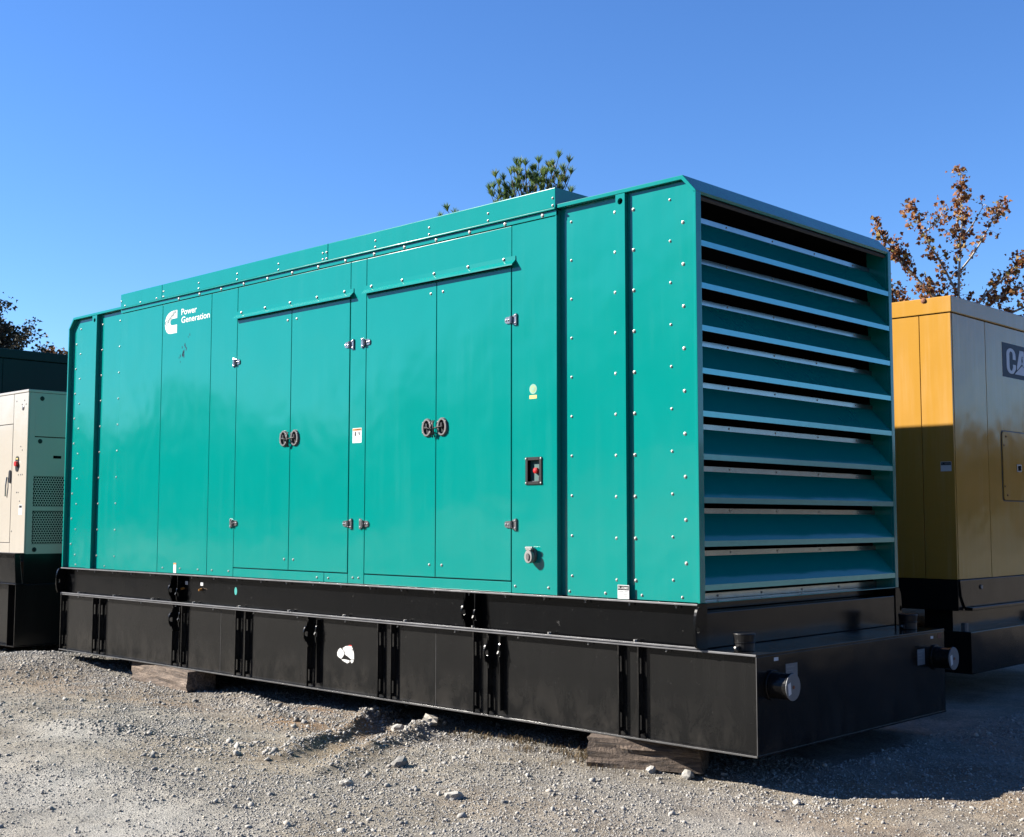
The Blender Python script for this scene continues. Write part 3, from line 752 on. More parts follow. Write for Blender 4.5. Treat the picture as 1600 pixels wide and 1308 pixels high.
b = MB(); b.box(-1.316, -1.300, .02, .068, .85, .872); b.box(-1.316, -1.300, .02, .068, .785, .805); b.box(-1.322, -1.300, .04, .068, .805, .85)
b.build('contact_block', M['gold'], es)
b = MB(); b.box(-1.392, -1.312, .012, .016, .752, .757); b.box(-1.316, -1.310, .012, .016, .752, .785); b.build('guard_rod', M['chrome'], es)
for dx in (-1.412, -1.276):
    for dz in (.742, .906): bolt.dome((dx, -.008, dz), (0, -1, 0), .006, .004)
# socket with hinged cap
b = MB(); n = 20
b.prism([(-1.352+.040*math.cos(6.283*i/n), .262+.052*math.sin(6.283*i/n)) for i in range(n)], 'y', -.022, -.0004)
so = b.build('power_inlet', M['castgrey'], gen, bev=.003)
b = MB(); b.prism([(-1.352+.036*math.cos(6.283*i/n), .250+.044*math.sin(6.283*i/n)) for i in range(n)], 'y', -.052, -.0225); b.box(-1.378, -1.326, -.05, -.024, .292, .315)
b.cyl((-1.385, -.04, .309), (-1.319, -.04, .309), .009, n=10); b.build('inlet_cap', M['zinc'], so, bev=.003)
b = MB(); b.prism([(-1.352+.014*math.cos(6.283*i/n), .25+.024*math.sin(6.283*i/n)) for i in range(n)], 'y', -.058, -.0522); b.build('cap_recess', M['castgrey'], so)

# --- skid
SK = M['blackworn']
b = MB(); b.box(-8.05, -.012, -.010, .10, -.013, -.0005); b.box(-8.05, -.012, .048, .060, -.254, -.0135); b.box(-8.05, -.012, -.012, .10, -.2665, -.2545)
skid = b.build('skid_rail', SK, gen, bev=.002)
box('rail_edge', -8.05, -.012, -.0165, -.0125, -.2660, -.2555, M['steelworn'], skid, .001)
box('rail_edge', -8.05, -.012, -.0140, -.0105, -.0125, -.002, M['steelworn'], skid, .001)
b = MB(); b.box(-8.05, -.012, 2.40, 2.51, -.013, -.0005); b.box(-8.05, -.012, 2.44, 2.452, -.254, -.0135); b.box(-8.05, -.012, 2.40, 2.51, -.2665, -.2545)
b.build('skid_rail', SK, gen, bev=.002)
b = MB(); b.box(-.14, -.001, .064, 2.436, -.2665, -.056); b.build('skid_end_beam', M['black'], gen, bev=.004, seg=2)
box('skid_floor', -8.04, -.145, .102, 2.398, -.05, -.014, M['black'], gen, 0)
def d_plate(x0, x1, y_out, y_in, z0, z1, hz, hr, bulge, name, parent, mat=None):
    """plate square to the long side with a rounded ear and a lifting hole"""
    zc = hz; n = 14
    outer = [(y_in, z0), (y_out+.0, z0)]
    ear = []
    for i in range(n+1):
        a = -math.pi/2+math.pi*i/n; ear.append((y_out-bulge*max(0, math.cos(a))**.8, zc+math.sin(a)*((z1-z0)/2*.98 if hr > .05 else hr*2.6)))
    pts = [(y_in, z0), (y_out, z0)]+[p for p in ear if z0 < p[1] < z1]+[(y_out, z1), (y_in, z1)]
    b = MB()
    hy = y_out-bulge*.35; r = .020; m = len(pts)
    # ring of quads from hole to outline (star-shaped enough)
    ang = [math.atan2(p[1]-zc, p[0]-hy) for p in pts]
    hole = [(hy+r*math.cos(a), zc+r*math.sin(a)) for a in ang]
    v = [(x1, p[0], p[1]) for p in pts]+[(x1, p[0], p[1]) for p in hole]+[(x0, p[0], p[1]) for p in pts]+[(x0, p[0], p[1]) for p in hole]
    f = []
    for i in range(m):
        j = (i+1) % m
        f += [(i, j, m+j, m+i), (2*m+j, 2*m+i, 3*m+i, 3*m+j), (j, i, 2*m+i, 2*m+j), (m+i, m+j, 3*m+j, 3*m+i)]
    b.add(v, f); return b.build(name, mat or SK, parent)
d_plate(-.011, .006, -.014, .062, -.267, -.0005, -.150, .06, .045, 'lifting_plate', skid)
d_plate(-8.072, -8.052, -.014, .062, -.267, -.0005, -.140, .06, .045, 'lifting_plate', skid)
d_plate(-.011, .006, 2.50, 2.438, -.267, -.0005, -.150, .06, -.03, 'lifting_plate', skid)
for x in (-5.885, -2.005):
    d_plate(x, x+.014, -.012, .047, -.2535, -.014, -.150, .022, .036, 'lifting_lug', skid)
    d_plate(x+.10, x+.112, -.012, .047, -.2535, -.014, -.185, .022, .012, 'lifting_lug', skid)
for k in range(22):
    x = -7.75+k*.36
    bolt.cyl((x, .02, -.022), (x, .02, -.0135), .010, n=6); bolt.cyl((x, .02, -.036), (x, .02, -.022), .005, n=6)
    if k % 2 == 0: bolt.cyl((x+.05, .015, -.254), (x+.05, .015, -.242), .013, n=6)
for k in range(13): bolt.cyl((-7.7+k*.62, .012, -.300), (-7.7+k*.62, .012, -.283), .006, n=6)
for x0 in (-5.742, -5.488): flat('small_label', rect(x0, x0+.042, -.098, -.066), .0475, M['paper'], skid)
b = MB(); n = 18; b.prism([(-4.927+.020*math.cos(6.283*i/n), -.124+.034*math.sin(6.283*i/n)) for i in range(n)], 'y', .0470, .0476); b.build('oval_sticker', M['tealsticker'], skid)
for x in (-5.76, -5.463): MB().cyl((x, .045, -.130), (x, .014, -.136), .012, .009, 8).build('drain_valve', M['gold'], skid)

# --- fuel tank
TB = M['tankblack']
b = MB(); b.box(-8.054, .375, .038, 2.36, -.834, -.2835)
tank = b.build('fuel_tank', TB, gen)
box('tank_top', -8.054, .388, -.006, 2.40, -.2825, -.2685, TB, tank, .002)
box('tank_base', -8.054, .388, -.006, 2.40, -.849, -.835, TB, tank, .002)
box('tank_edge', -8.054, .386, -.0095, -.0065, -.847, -.837, M['edgeworn'], tank, .001)
box('tank_edge', -8.054, .386, -.0095, -.0065, -.281, -.270, M['steelworn'], tank, .001)
box('tank_end', .3765, .3885, -.004, 2.393, -.8345, -.283, TB, tank, .002)
box('tank_edge', .3835, .3880, -.0068, -.0045, -.8345, -.283, M['edgeworn'], tank, .001)
for x in (-.47, -2.8, -5.7): box('far_rib', x, x+.01, 2.3605, 2.44, -.834, -.283, TB, tank, 0)
box('far_rib', .30, .31, 2.3605, 2.452, -.834, -.283, TB, tank, 0)
RY0, RY1 = -.0055, .0375
def rib_mesh():
    b = MB(); z0, z1 = -.8345, -.283; h = .0045; yc0, yc1 = .008, .022
    zs = [z0+.045, z0+.135, z1-.165, z1-.070]
    def slab(za, zb): b.box(-h, h, RY0, RY1, za, zb)
    def sides(za, zb): b.box(-h, h, RY0, yc0, za, zb); b.box(-h, h, yc1, RY1, za, zb)
    b.box(-h, h, RY0, .012, z0, z0+.02); slab(z0+.02, zs[0]); sides(zs[0], zs[1]); slab(zs[1], zs[2]); sides(zs[2], zs[3]); slab(zs[3], z1)
    return b.mesh('rib', org=(0, 0, 0))
rm = rib_mesh(); rm.materials.append(TB)
RX = [-8.046, -7.367, -7.224, -5.869, -5.71, -4.847, -4.703, -3.828, -2.951, -2.80, -1.92, -1.781, -.623, -.467]
for x in RX:
    link('rib', rm, None, tank, Vector((x, 0, 0))-ORG)
for x in (-5.869, -3.828, -1.781):
    d_plate(x+.0052, x+.017, RY0, .037, -.52, -.30, -.415, .026, .046, 'lifting_lug', tank, TB)
    d_plate(x+.105, x+.117, RY0+.01, .037, -.8, -.30, -.415, .026, .012, 'lifting_lug', tank, TB)
for x in (-5.133, -2.349): box('tank_seam', x, x+.003, .0365, .038, -.834, -.2835, M['edgeworn'], tank, 0)
# torn sticker on the tank side
dec = [[(-3.491, -0.543), (-3.475, -0.521), (-3.453, -0.506), (-3.436, -0.512), (-3.42, -0.522), (-3.406, -0.537), (-3.4, -0.55), (-3.419, -0.572), (-3.44, -0.59), (-3.468, -0.581), (-3.488, -0.57)], [(-3.423, -0.506), (-3.387, -0.488), (-3.349, -0.483), (-3.311, -0.484), (-3.295, -0.507), (-3.29, -0.515), (-3.282, -0.541), (-3.281, -0.583), (-3.32, -0.583), (-3.359, -0.565), (-3.386, -0.556), (-3.395, -0.543), (-3.395, -0.532), (-3.409, -0.527)], [(-3.438, -0.593), (-3.396, -0.59), (-3.334, -0.594), (-3.339, -0.609), (-3.363, -0.619), (-3.385, -0.613), (-3.418, -0.604)], [(-3.328, -0.595), (-3.309, -0.585), (-3.285, -0.59), (-3.29, -0.602), (-3.308, -0.615), (-3.32, -0.605)], [(-3.349, -0.478), (-3.325, -0.474), (-3.309, -0.477), (-3.311, -0.483), (-3.347, -0.482)]]
b = MB()
for p in dec[:4]: b.prism(p, 'y', .0368, .0378)
dk = tag(b.build('torn_sticker', M['white'], tank), kind='stuff')
MB().prism(dec[4], 'y', .0360, .0366).build('sticker_remnant', M['red'], tank)
MB().prism([(-3.318, -.508), (-3.262, -.506), (-3.268, -.516), (-3.300, -.515)], 'y', .0360, .0366).build('sticker_slit', M['ink'], tank)
# filler caps on the top, ports on the end
def filler(y):
    x = .215; b = MB()
    b.cyl((x, y, -.268), (x, y, -.222), .060, .060, 24); b.cyl((x, y, -.222), (x, y, -.215), .064, .064, 24)
    b.cyl((x, y, -.215), (x, y, -.172), .060, .066, 24); b.cyl((x, y, -.172), (x, y, -.164), .068, .066, 24)
    b.box(x-.012, x+.012, y-.090, y-.058, -.262, -.236)
    f = b.build('filler_cap', M['plastic'], tank, bev=.002)
    bolt.cyl((x-.005, y-.093, -.245), (x+.006, y-.093, -.245), .008, n=8)
filler(.135); filler(2.20)
def port(y, z, length=.135):
    b = MB(); b.cyl((.389, y, z), (.405, y, z), .086, n=28); b.cyl((.405, y, z), (.389+length-.012, y, z), .074, n=28); b.cyl((.389+length-.012, y, z), (.389+length, y, z), .079, n=28)
    p = b.build('tank_port', TB, tank, bev=.002)
    MB().cyl((.389+length+.0004, y, z), (.389+length+.006, y, z), .077, n=32).build('port_cover', M['plate'], p, bev=.001)
    MB().cyl((.389+length+.0065, y, z), (.389+length+.011, y, z), .010, n=8).build('bolt_head', M['rust'], p)
    MB().prism([(y-.052, z-.046), (y-.022, z-.036), (y-.030, z+.030), (y-.060, z+.020)], 'x', .389+length+.0066, .389+length+.0074).build('paper_tag', M['paper'], p)
port(.150, -.452); port(2.235, -.455)
def tag_end(y0, y1, z0, z1, name, mat=None, lines=True):
    o = MB().prism([(y0, z0), (y1, z0), (y1, z1), (y0, z1)], 'x', .389, .3898).build(name, mat or M['plate'], tank)
    if lines:
        b = MB()
        for k in range(3):
            zz = z1-.022-.022*k
            b.prism([(y0+.01, zz), (y0+(y1-y0)*(.75-.15*(k % 2)), zz), (y0+(y1-y0)*(.75-.15*(k % 2)), zz+.006), (y0+.01, zz+.006)], 'x', .3900, .3904)
        b.build('fine_print', M['inkgrey'], o)
tag_end(.300, .430, -.475, -.345, 'data_plate')
tag_end(1.975, 2.085, -.492, -.385, 'data_plate')
tag_end(.175, .222, -.318, -.298, 'small_label', M['paper'], False)
tag_end(2.18, 2.222, -.326, -.308, 'small_label', M['paper'], False)
tag_end(2.29, 2.345, -.330, -.296, 'small_label', M['rust'], False)
bo = bolt.build('bolts', M['zinc'], gen); tag(bo, 'small bright bolt heads', kind='stuff')
for p in bo.data.polygons: pass
# ================================================================== yellow generator behind on the right
yx, yy = -.224, 4.0
yel = thing('generator', (-2.4, 5.3, -.772), 'yellow generator enclosure in the row behind, its lower side in shadow', 'generator')
Y = M['yellow']; YW = 2.7; YL = 5.2
MB().box(yx-YL+.02, yx-.02, yy+.02, yy+YW-.02, .0, 2.25).build('inner_frame', M['beigedark'], yel)
xs = [yx, yx-.285, yx-1.05, yx-1.9, yx-2.75, yx-3.6, yx-4.4, yx-YL]
for a, c in zip(xs[1:], xs[:-1]): box('side_panel', a+.003, c-.003, yy, yy+.019, 0, 2.258, Y, yel, .004)
ys = [yy+.0205, 4.685, 5.62, yy+YW]
for a, c in zip(ys[:-1], ys[1:]): box('end_panel', yx-.0185, yx, a+.003, c-.003, 0, 2.258, Y, yel, .004)
box('roof_cap', yx-YL-.012, yx+.012, yy-.012, yy+YW+.012, 2.263, 2.405, Y, yel, .01, 3)
box('rear_panel', yx-YL, yx-.02, yy+YW-.019, yy+YW, 0, 2.258, Y, yel, .003)
box('far_end_panel', yx-YL, yx-YL+.019, yy+.02, yy+YW-.02, 0, 2.258, Y, yel, .003)
MB().dome((-.456, yy-.012, 2.385), (0, -1, 0), .022, .016, 10).build('roof_bolt', M['rust'], yel)
# inspection door on the end
def rrect(y0, y1, z0, z1, r, n=5):
    pts = []
    for cy, cz, a0 in ((y1-r, z0+r, -90), (y1-r, z1-r, 0), (y0+r, z1-r, 90), (y0+r, z0+r, 180)):
        pts += [(cy+r*math.cos(R(a0+90*i/n)), cz+r*math.sin(R(a0+90*i/n))) for i in range(n+1)]
    return pts
MB().prism(rrect(4.962, 5.608, .664, 1.306, .04), 'x', yx+.0004, yx+.002).build('door_seal', M['beigedark'], yel)
dr = MB().prism(rrect(4.972, 5.598, .674, 1.296, .034), 'x', yx+.0024, yx+.012).build('access_door', Y, yel, bev=.003)
b = MB(); b.box(yx+.0125, yx+.018, 5.268, 5.372, .935, 1.005); la = b.build('latch', M['chrome'], dr, bev=.002)
box('latch_recess', yx+.0183, yx+.0195, 5.288, 5.352, .947, .993, M['void'], dr, 0)
b = MB()
for q in ((5.045, .72), (5.045, 1.25), (4.995, .80), (4.995, 1.17)): b.dome((yx+.0125, q[0], q[1]), (1, 0, 0), .009, .007)
b.build('bolts', M['rust'], dr)
# brand sign, cut by the picture's edge
sg = MB().prism([(5.048, 1.800), (5.948, 1.800), (5.948, 2.115), (5.048, 2.115)], 'x', yx+.0004, yx+.0016).build('brand_sign', M['navy'], yel)
def P2(pts): return [(5.048+u*.9, 1.80+v*.315) for u, v in pts]
x0_, x1_ = yx+.002, yx+.0032
C_ = []
def arc(cx, cy, rx, ry, a0, a1, n=8): return [(cx+rx*math.cos(R(a0+(a1-a0)*i/n)), cy+ry*math.sin(R(a0+(a1-a0)*i/n))) for i in range(n+1)]
outer = arc(.215, .66, .115, .20, 0, 180)+arc(.215, .34, .115, .20, 180, 315)
inner = arc(.215, .36, .045, .11, 315, 180)+arc(.215, .66, .045, .11, 180, 0)
cshape = [(.33, .54)]+outer+[(.30, .22), (.33, .25), (.33, .38), (.26, .38)]+inner+[(.26, .54)]
MB().prism(P2([(.33, .55)]+arc(.215, .68, .115, .19, 0, 180)+arc(.215, .31, .115, .19, 180, 300)+[(.30, .20), (.33, .28), (.33, .40), (.258, .40), (.258, .32)]+arc(.215, .31, .043, .10, 300, 180)+arc(.215, .68, .043, .10, 180, 0)+[(.258, .55)]), 'x', x0_, x1_).build('letter', M['catwhite'], sg)
b = MB()
b.prism(P2([(.36, .36), (.44, .86), (.54, .86), (.545, .70), (.49, .70), (.475, .56), (.49, .47), (.365, .26)][::-1]), 'x', x0_, x1_)
b.prism(P2([(.545, .86), (.63, .25), (.61, .22), (.495, .47), (.515, .56), (.505, .68), (.548, .70)]), 'x', x0_+.0001, x1_+.0001)
b.build('letter', M['catwhite'], sg)
MB().prism(P2([(.30, .13), (.70, .13), (.495, .42)]), 'x', x0_, x1_).build('triangle', M['catwhite'], sg)
MB().prism(P2([(.60, .86), (.60, .68), (.68, .68), (.68, .24), (.715, .13), (.79, .13), (.79, .68), (.88, .68), (.88, .86)]), 'x', x0_, x1_).build('letter', M['catwhite'], sg)
w = flat('serial_label', rect(-.348, -.254, .909, .990), yy-.0002, M['paper'], yel)
flat('label_header', rect(-.345, -.257, .960, .986), yy-.001, M['ink'], w)
text_side('label_number', 'FL-40000', -.342, yy-.0019, .9645, .024, M['inkgrey'], w, .012, .082)
# skid and tank

b = MB(); b.prism([(yx-.003, -.004), (yx-YL, -.004), (yx-YL, -.262), (yx-.003, -.262)], 'y', yy+.005, yy+.10)
b.prism([(yx-.003, -.004), (yx-YL, -.004), (yx-YL, -.262), (yx-.003, -.262)], 'y', yy+YW-.10, yy+YW-.005)
ysk = b.build('skid_rail', M['black'], yel, bev=.003)
b = MB(); b.prism([(yy+.012, -.006), (yy+YW-.012, -.006), (yy+YW-.09, -.235), (yy+.10, -.235), (yy+.035, -.14)], 'x', yx-.002, yx+.012); b.box(yx+.0, yx+.07, yy+.11, yy+YW-.11, -.262, -.2355); b.build('skid_end_beam', M['black'], yel, bev=.003)
MB().cyl((yx+.0125, 4.42, -.075), (yx+.022, 4.42, -.075), .020, n=12).build('lifting_eye', M['steelworn'], ysk)
b = MB()
for k in range(5): b.box(yx-.1-k*1.2-.25, yx-.1-k*1.2, yy+.1, yy+YW-.1, -.4265, -.2625)
b.build('spacer_beam', M['black'], yel)
yt = box('fuel_tank', yx-YL-.1, -.116, yy-.02, yy+YW+.02, -.772, -.427, M['black'], yel, .006)
for yv in (4.05, 5.9):
    MB().cyl((-.2, yv, -.427), (-.2, yv, -.36), .03, n=10).build('tank_fitting', M['castgrey'], yt)

timber((-1.5, 4.2), (-1.5, 6.4), .25, -.772+ZO+.03, -.03, 'dark timber block in shadow under the yellow generator', 6)

# ================================================================== beige generator at the left edge
bx, by = -9.3, .16
bei = thing('generator', (-11, 1.0, -.915), 'small beige generator enclosure with meshed end at the left edge', 'generator')
BE = M['beige']; BW = 1.75; BLn = 3.3; bz0, bz1 = .108, 1.966
MB().box(bx-BLn+.02, bx-.03, by+.02, by+BW-.02, bz0, bz1-.03).build('inner_frame', M['void'], bei)
# sunlit long side
sx = [bx, bx-.37, bx-1.25, bx-2.15, bx-BLn]
box('side_panel', sx[1]+.002, sx[0], by, by+.018, bz0, bz1-.035, BE, bei, .006, 2)
for k in (1, 2, 3):
    box('side_panel', sx[k+1]+.003, sx[k]-.003, by, by+.018, 1.592, bz1-.035, BE, bei, .003)
    d = box('door', sx[k+1]+.004, sx[k]-.004, by-.002, by+.018, .232, 1.584, BE, bei, .003)
    h = MB(); h.prism([(sx[k]-.035+.030*math.cos(6.283*i/16), .985+.075*math.copysign(abs(math.sin(6.283*i/16))**.5, math.sin(6.283*i/16))) for i in range(16)], 'y', by-.012, by-.0022)
    h.build('latch', M['plastic'], d, bev=.002)
    h = MB(); h.tube([(sx[k]-.10, by-.012, .98), (sx[k]-.105, by-.020, .88), (sx[k]-.12, by-.014, .76)], .008, 6); h.build('handle', M['chrome'], d)
box('sill_panel', sx[-1], sx[1], by, by+.018, bz0, .226, BE, bei, .003)
box('roof', bx-BLn-.004, bx+.004, by-.004, by+BW+.004, bz1-.032, bz1, BE, bei, .008, 3)
es = MB().prism([(bx-.235+.044*math.copysign(abs(math.cos(6.283*i/20))**.6, math.cos(6.283*i/20)), 1.125+.088*math.copysign(abs(math.sin(6.283*i/20))**.6, math.sin(6.283*i/20))) for i in range(20)], 'y', by-.006, by-.0004).build('emergency_stop', M['plastic'], bei, bev=.002)
MB().cyl((bx-.235, by-.0065, 1.125), (bx-.235, by-.03, 1.125), .032, .028, 14).build('stop_button', M['red'], es)
flat('stop_label', rect(bx-.262, bx-.208, 1.175, 1.192), by-.0066, M['yellowsticker'], es)
MB().dome((bx-.13, by-.0002, 1.76), (0, -1, 0), .026, .008, 12).build('plug', M['castgrey'], bei)
w = flat('serial_label', rect(bx-.16, bx-.075, .545, .66), by-.0003, M['paper'], bei); flat('label_header', rect(bx-.15, bx-.085, .625, .652), by-.0011, M['ink'], w)
b = MB()
for q in ((-.30, 1.845), (-.10, 1.845), (-.06, 1.80), (-.16, 1.80), (-.16, 1.32), (-.12, 1.28), (-.20, 1.00), (-.14, 1.00), (-.10, 1.0), (-.23, .80), (-.19, .80), (-.15, .70), (-.33, .36)): b.dome((bx+q[0], by-.0002, q[1]), (0, -1, 0), .008, .005, 6)
tag(b.build('bolts', M['castgrey'], bei), kind='stuff')
# shaded end with two punched-mesh grilles
def hexgrille(name, y0, y1, z0, z1, pitch=.030):
    """punched sheet: hexagon holes with webs between"""
    V = []; F = []; r_o = pitch/math.sqrt(3); r_i = pitch*.40
    nz = int((z1-z0)/(pitch*.866)); ny = int((y1-y0)/pitch)
    for j in range(nz):
        for i in range(ny):
            cy = y0+pitch*(i+.5+(.5 if j % 2 else 0)); cz = z0+pitch*.866*(j+.6)
            if cy > y1-pitch*.4: continue
            bb = len(V)
            for k in range(6):
                a = math.pi/6+k*math.pi/3; V.append((bx, cy+r_o*math.cos(a), cz+r_o*math.sin(a)))
            for k in range(6):
                a = math.pi/6+k*math.pi/3; V.append((bx, cy+r_i*math.cos(a), cz+r_i*math.sin(a)))
            F += [(bb+k, bb+(k+1) % 6, bb+6+(k+1) % 6, bb+6+k) for k in range(6)]
    b = MB(); b.add(V, F); return b.build(name, BE, bei)
g1 = (.585, .985); g2 = (.205, .592-.02)
gy0, gy1 = by+.085, by+BW-.085
def end_sheet():
    b = MB()
    b.box(bx-.018, bx, by+.0185, gy0, bz0, bz1-.035); b.box(bx-.018, bx, gy1, by+BW, bz0, bz1-.035)
    b.box(bx-.018, bx, gy0, gy1, bz0, .215); b.box(bx-.018, bx, gy0, gy1, .592, .640); b.box(bx-.018, bx, gy0, gy1, .985, 1.425)
    return b.build('end_panel', BE, bei)
end_sheet()
box('end_panel', bx-.018, bx, gy0, gy1, 1.436, bz1-.035, BE, bei, .003)
hexgrille('mesh_grille', gy0, gy1, .215, .592); hexgrille('mesh_grille', gy0, gy1, .640, .985)
box('grille_backing', bx-.028, bx-.022, gy0, gy1, .215, .985, M['void'], bei, 0)
box('vent_slot', bx+.0004, bx+.003, by+.31, by+.405, 1.19, 1.222, M['void'], bei, 0)
b = MB()
for q in ((.15, 1.38), (.12, .155), (.16, 1.868)): b.dome((bx+.0002, by+q[0], q[1]), (1, 0, 0), .022, .007, 10)
b.build('plug', M['plastic'], bei)
b = MB(); ty = .062
b.box(bx-BLn-.1, bx-.02, ty+.05, ty+.07, -.22, .118); b.box(bx-BLn-.1, bx, ty, ty+.10, .104, .1195); b.box(bx-BLn-.1, bx+.06, ty-.012, ty+.1, -.232, -.2205)
b.box(bx-.012, bx-.0005, ty+.101, by+BW+.08, -.22, .119)
b.prism([(ty, .104), (ty+.06, .104), (ty+.1, -.22), (ty+.02, -.22)], 'x', bx-.019, bx-.0125)
b.build('skid_rail', M['black'], bei, bev=.002)
b = MB(); b.box(bx-BLn-.1, bx+.04, ty+.06, by+BW+.08, -.904, -.2325); bt = b.build('fuel_tank', M['black'], bei, bev=.003)
box('tank_base', bx-BLn-.1, bx+.06, ty-.01, by+BW+.1, -.915, -.9045, M['black'], bt, .002)
for x in (bx+.045, bx-.14, bx-.9, bx-1.06): box('rib', x, x+.01, ty-.005, ty+.0595, -.904, -.2325, M['black'], bt, 0)
timber((bx-.9, .1), (bx-.9, 1.9), .2, -.915+ZO+.03, -.03, 'dark timber block under the beige generator', 7)


# ================================================================== dark green enclosure beyond it
gx = -13.2
dg = thing('generator', (-16, 1.4, -1.02), 'tall dark green generator enclosure in shade behind the beige one', 'generator')
GW0, GW1 = .2, 3.5
xs = [gx, gx-1.2, gx-2.4, gx-3.6, gx-5.0]
MB().box(gx-4.98, gx-.02, GW0+.02, GW1-.02, -.1, 2.80).build('inner_frame', M['void'], dg)
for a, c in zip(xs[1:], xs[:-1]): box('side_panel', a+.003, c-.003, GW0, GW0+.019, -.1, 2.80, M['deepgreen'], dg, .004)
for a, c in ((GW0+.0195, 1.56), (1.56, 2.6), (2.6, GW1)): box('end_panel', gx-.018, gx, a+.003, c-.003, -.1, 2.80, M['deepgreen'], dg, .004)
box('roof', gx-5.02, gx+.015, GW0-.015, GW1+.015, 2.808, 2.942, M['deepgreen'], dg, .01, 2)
box('base_frame', gx-5.0, gx+.05, GW0-.05, GW1+.05, -1.02, -.101, M['black'], dg, .01)
# ================================================================== trees
def leaf_cloud(name, P, S, shade, mat, parent, lobes=5, curl=.35):
    n = len(P); P = np.asarray(P); S = np.asarray(S)
    k = lobes*2; ang = np.arange(k)/k*2*np.pi; rad = np.where(np.arange(k) % 2 == 0, 1.0, .68)*(1+.25*np.cos(ang))
    base = np.stack([np.cos(ang)*rad, np.sin(ang)*rad*.9, curl*(np.cos(2*ang))*rad], -1)
    base = np.concatenate([np.zeros((1, 3)), base])
    v = np.einsum('nij,kj->nki', rot_mats(n), base)*S[:, None, None]+P[:, None]
    f1 = np.array([[0, 1+i, 1+(i+1) % k] for i in range(k)])
    f = (f1[None]+(np.arange(n)*(k+1))[:, None, None]).reshape(-1, 3)
    me = bpy.data.meshes.new(name); me.vertices.add(n*(k+1)); me.vertices.foreach_set('co', v.ravel())
    me.loops.add(f.size); me.loops.foreach_set('vertex_index', f.ravel().astype(np.int32))
    me.polygons.add(len(f)); me.polygons.foreach_set('loop_start', np.arange(0, f.size, 3)); me.update()
    a = me.attributes.new('shade', 'FLOAT', 'POINT'); a.data.foreach_set('value', np.repeat(np.asarray(shade, np.float32), k+1))
    return link(name, me, mat, parent)
def curve(pts, n=6):
    """smooth polyline through control points"""
    out = []
    for i in range(len(pts)-1):
        p0, p1, p2, p3 = pts[max(i-1, 0)], pts[i], pts[i+1], pts[min(i+2, len(pts)-1)]
        for k in range(n):
            t = k/n
            out.append(p1*1.0+(p2-p0)*.5*t+(p0*2-p1*5+p2*4-p3)*.5*t*t+(-p0+p1*3-p2*3+p3)*.5*t**3)
    out.append(pts[-1].copy()); return out
RT = Vector((rt.x, rt.y, 0)); FD = Vector((-rt.y, rt.x, 0))

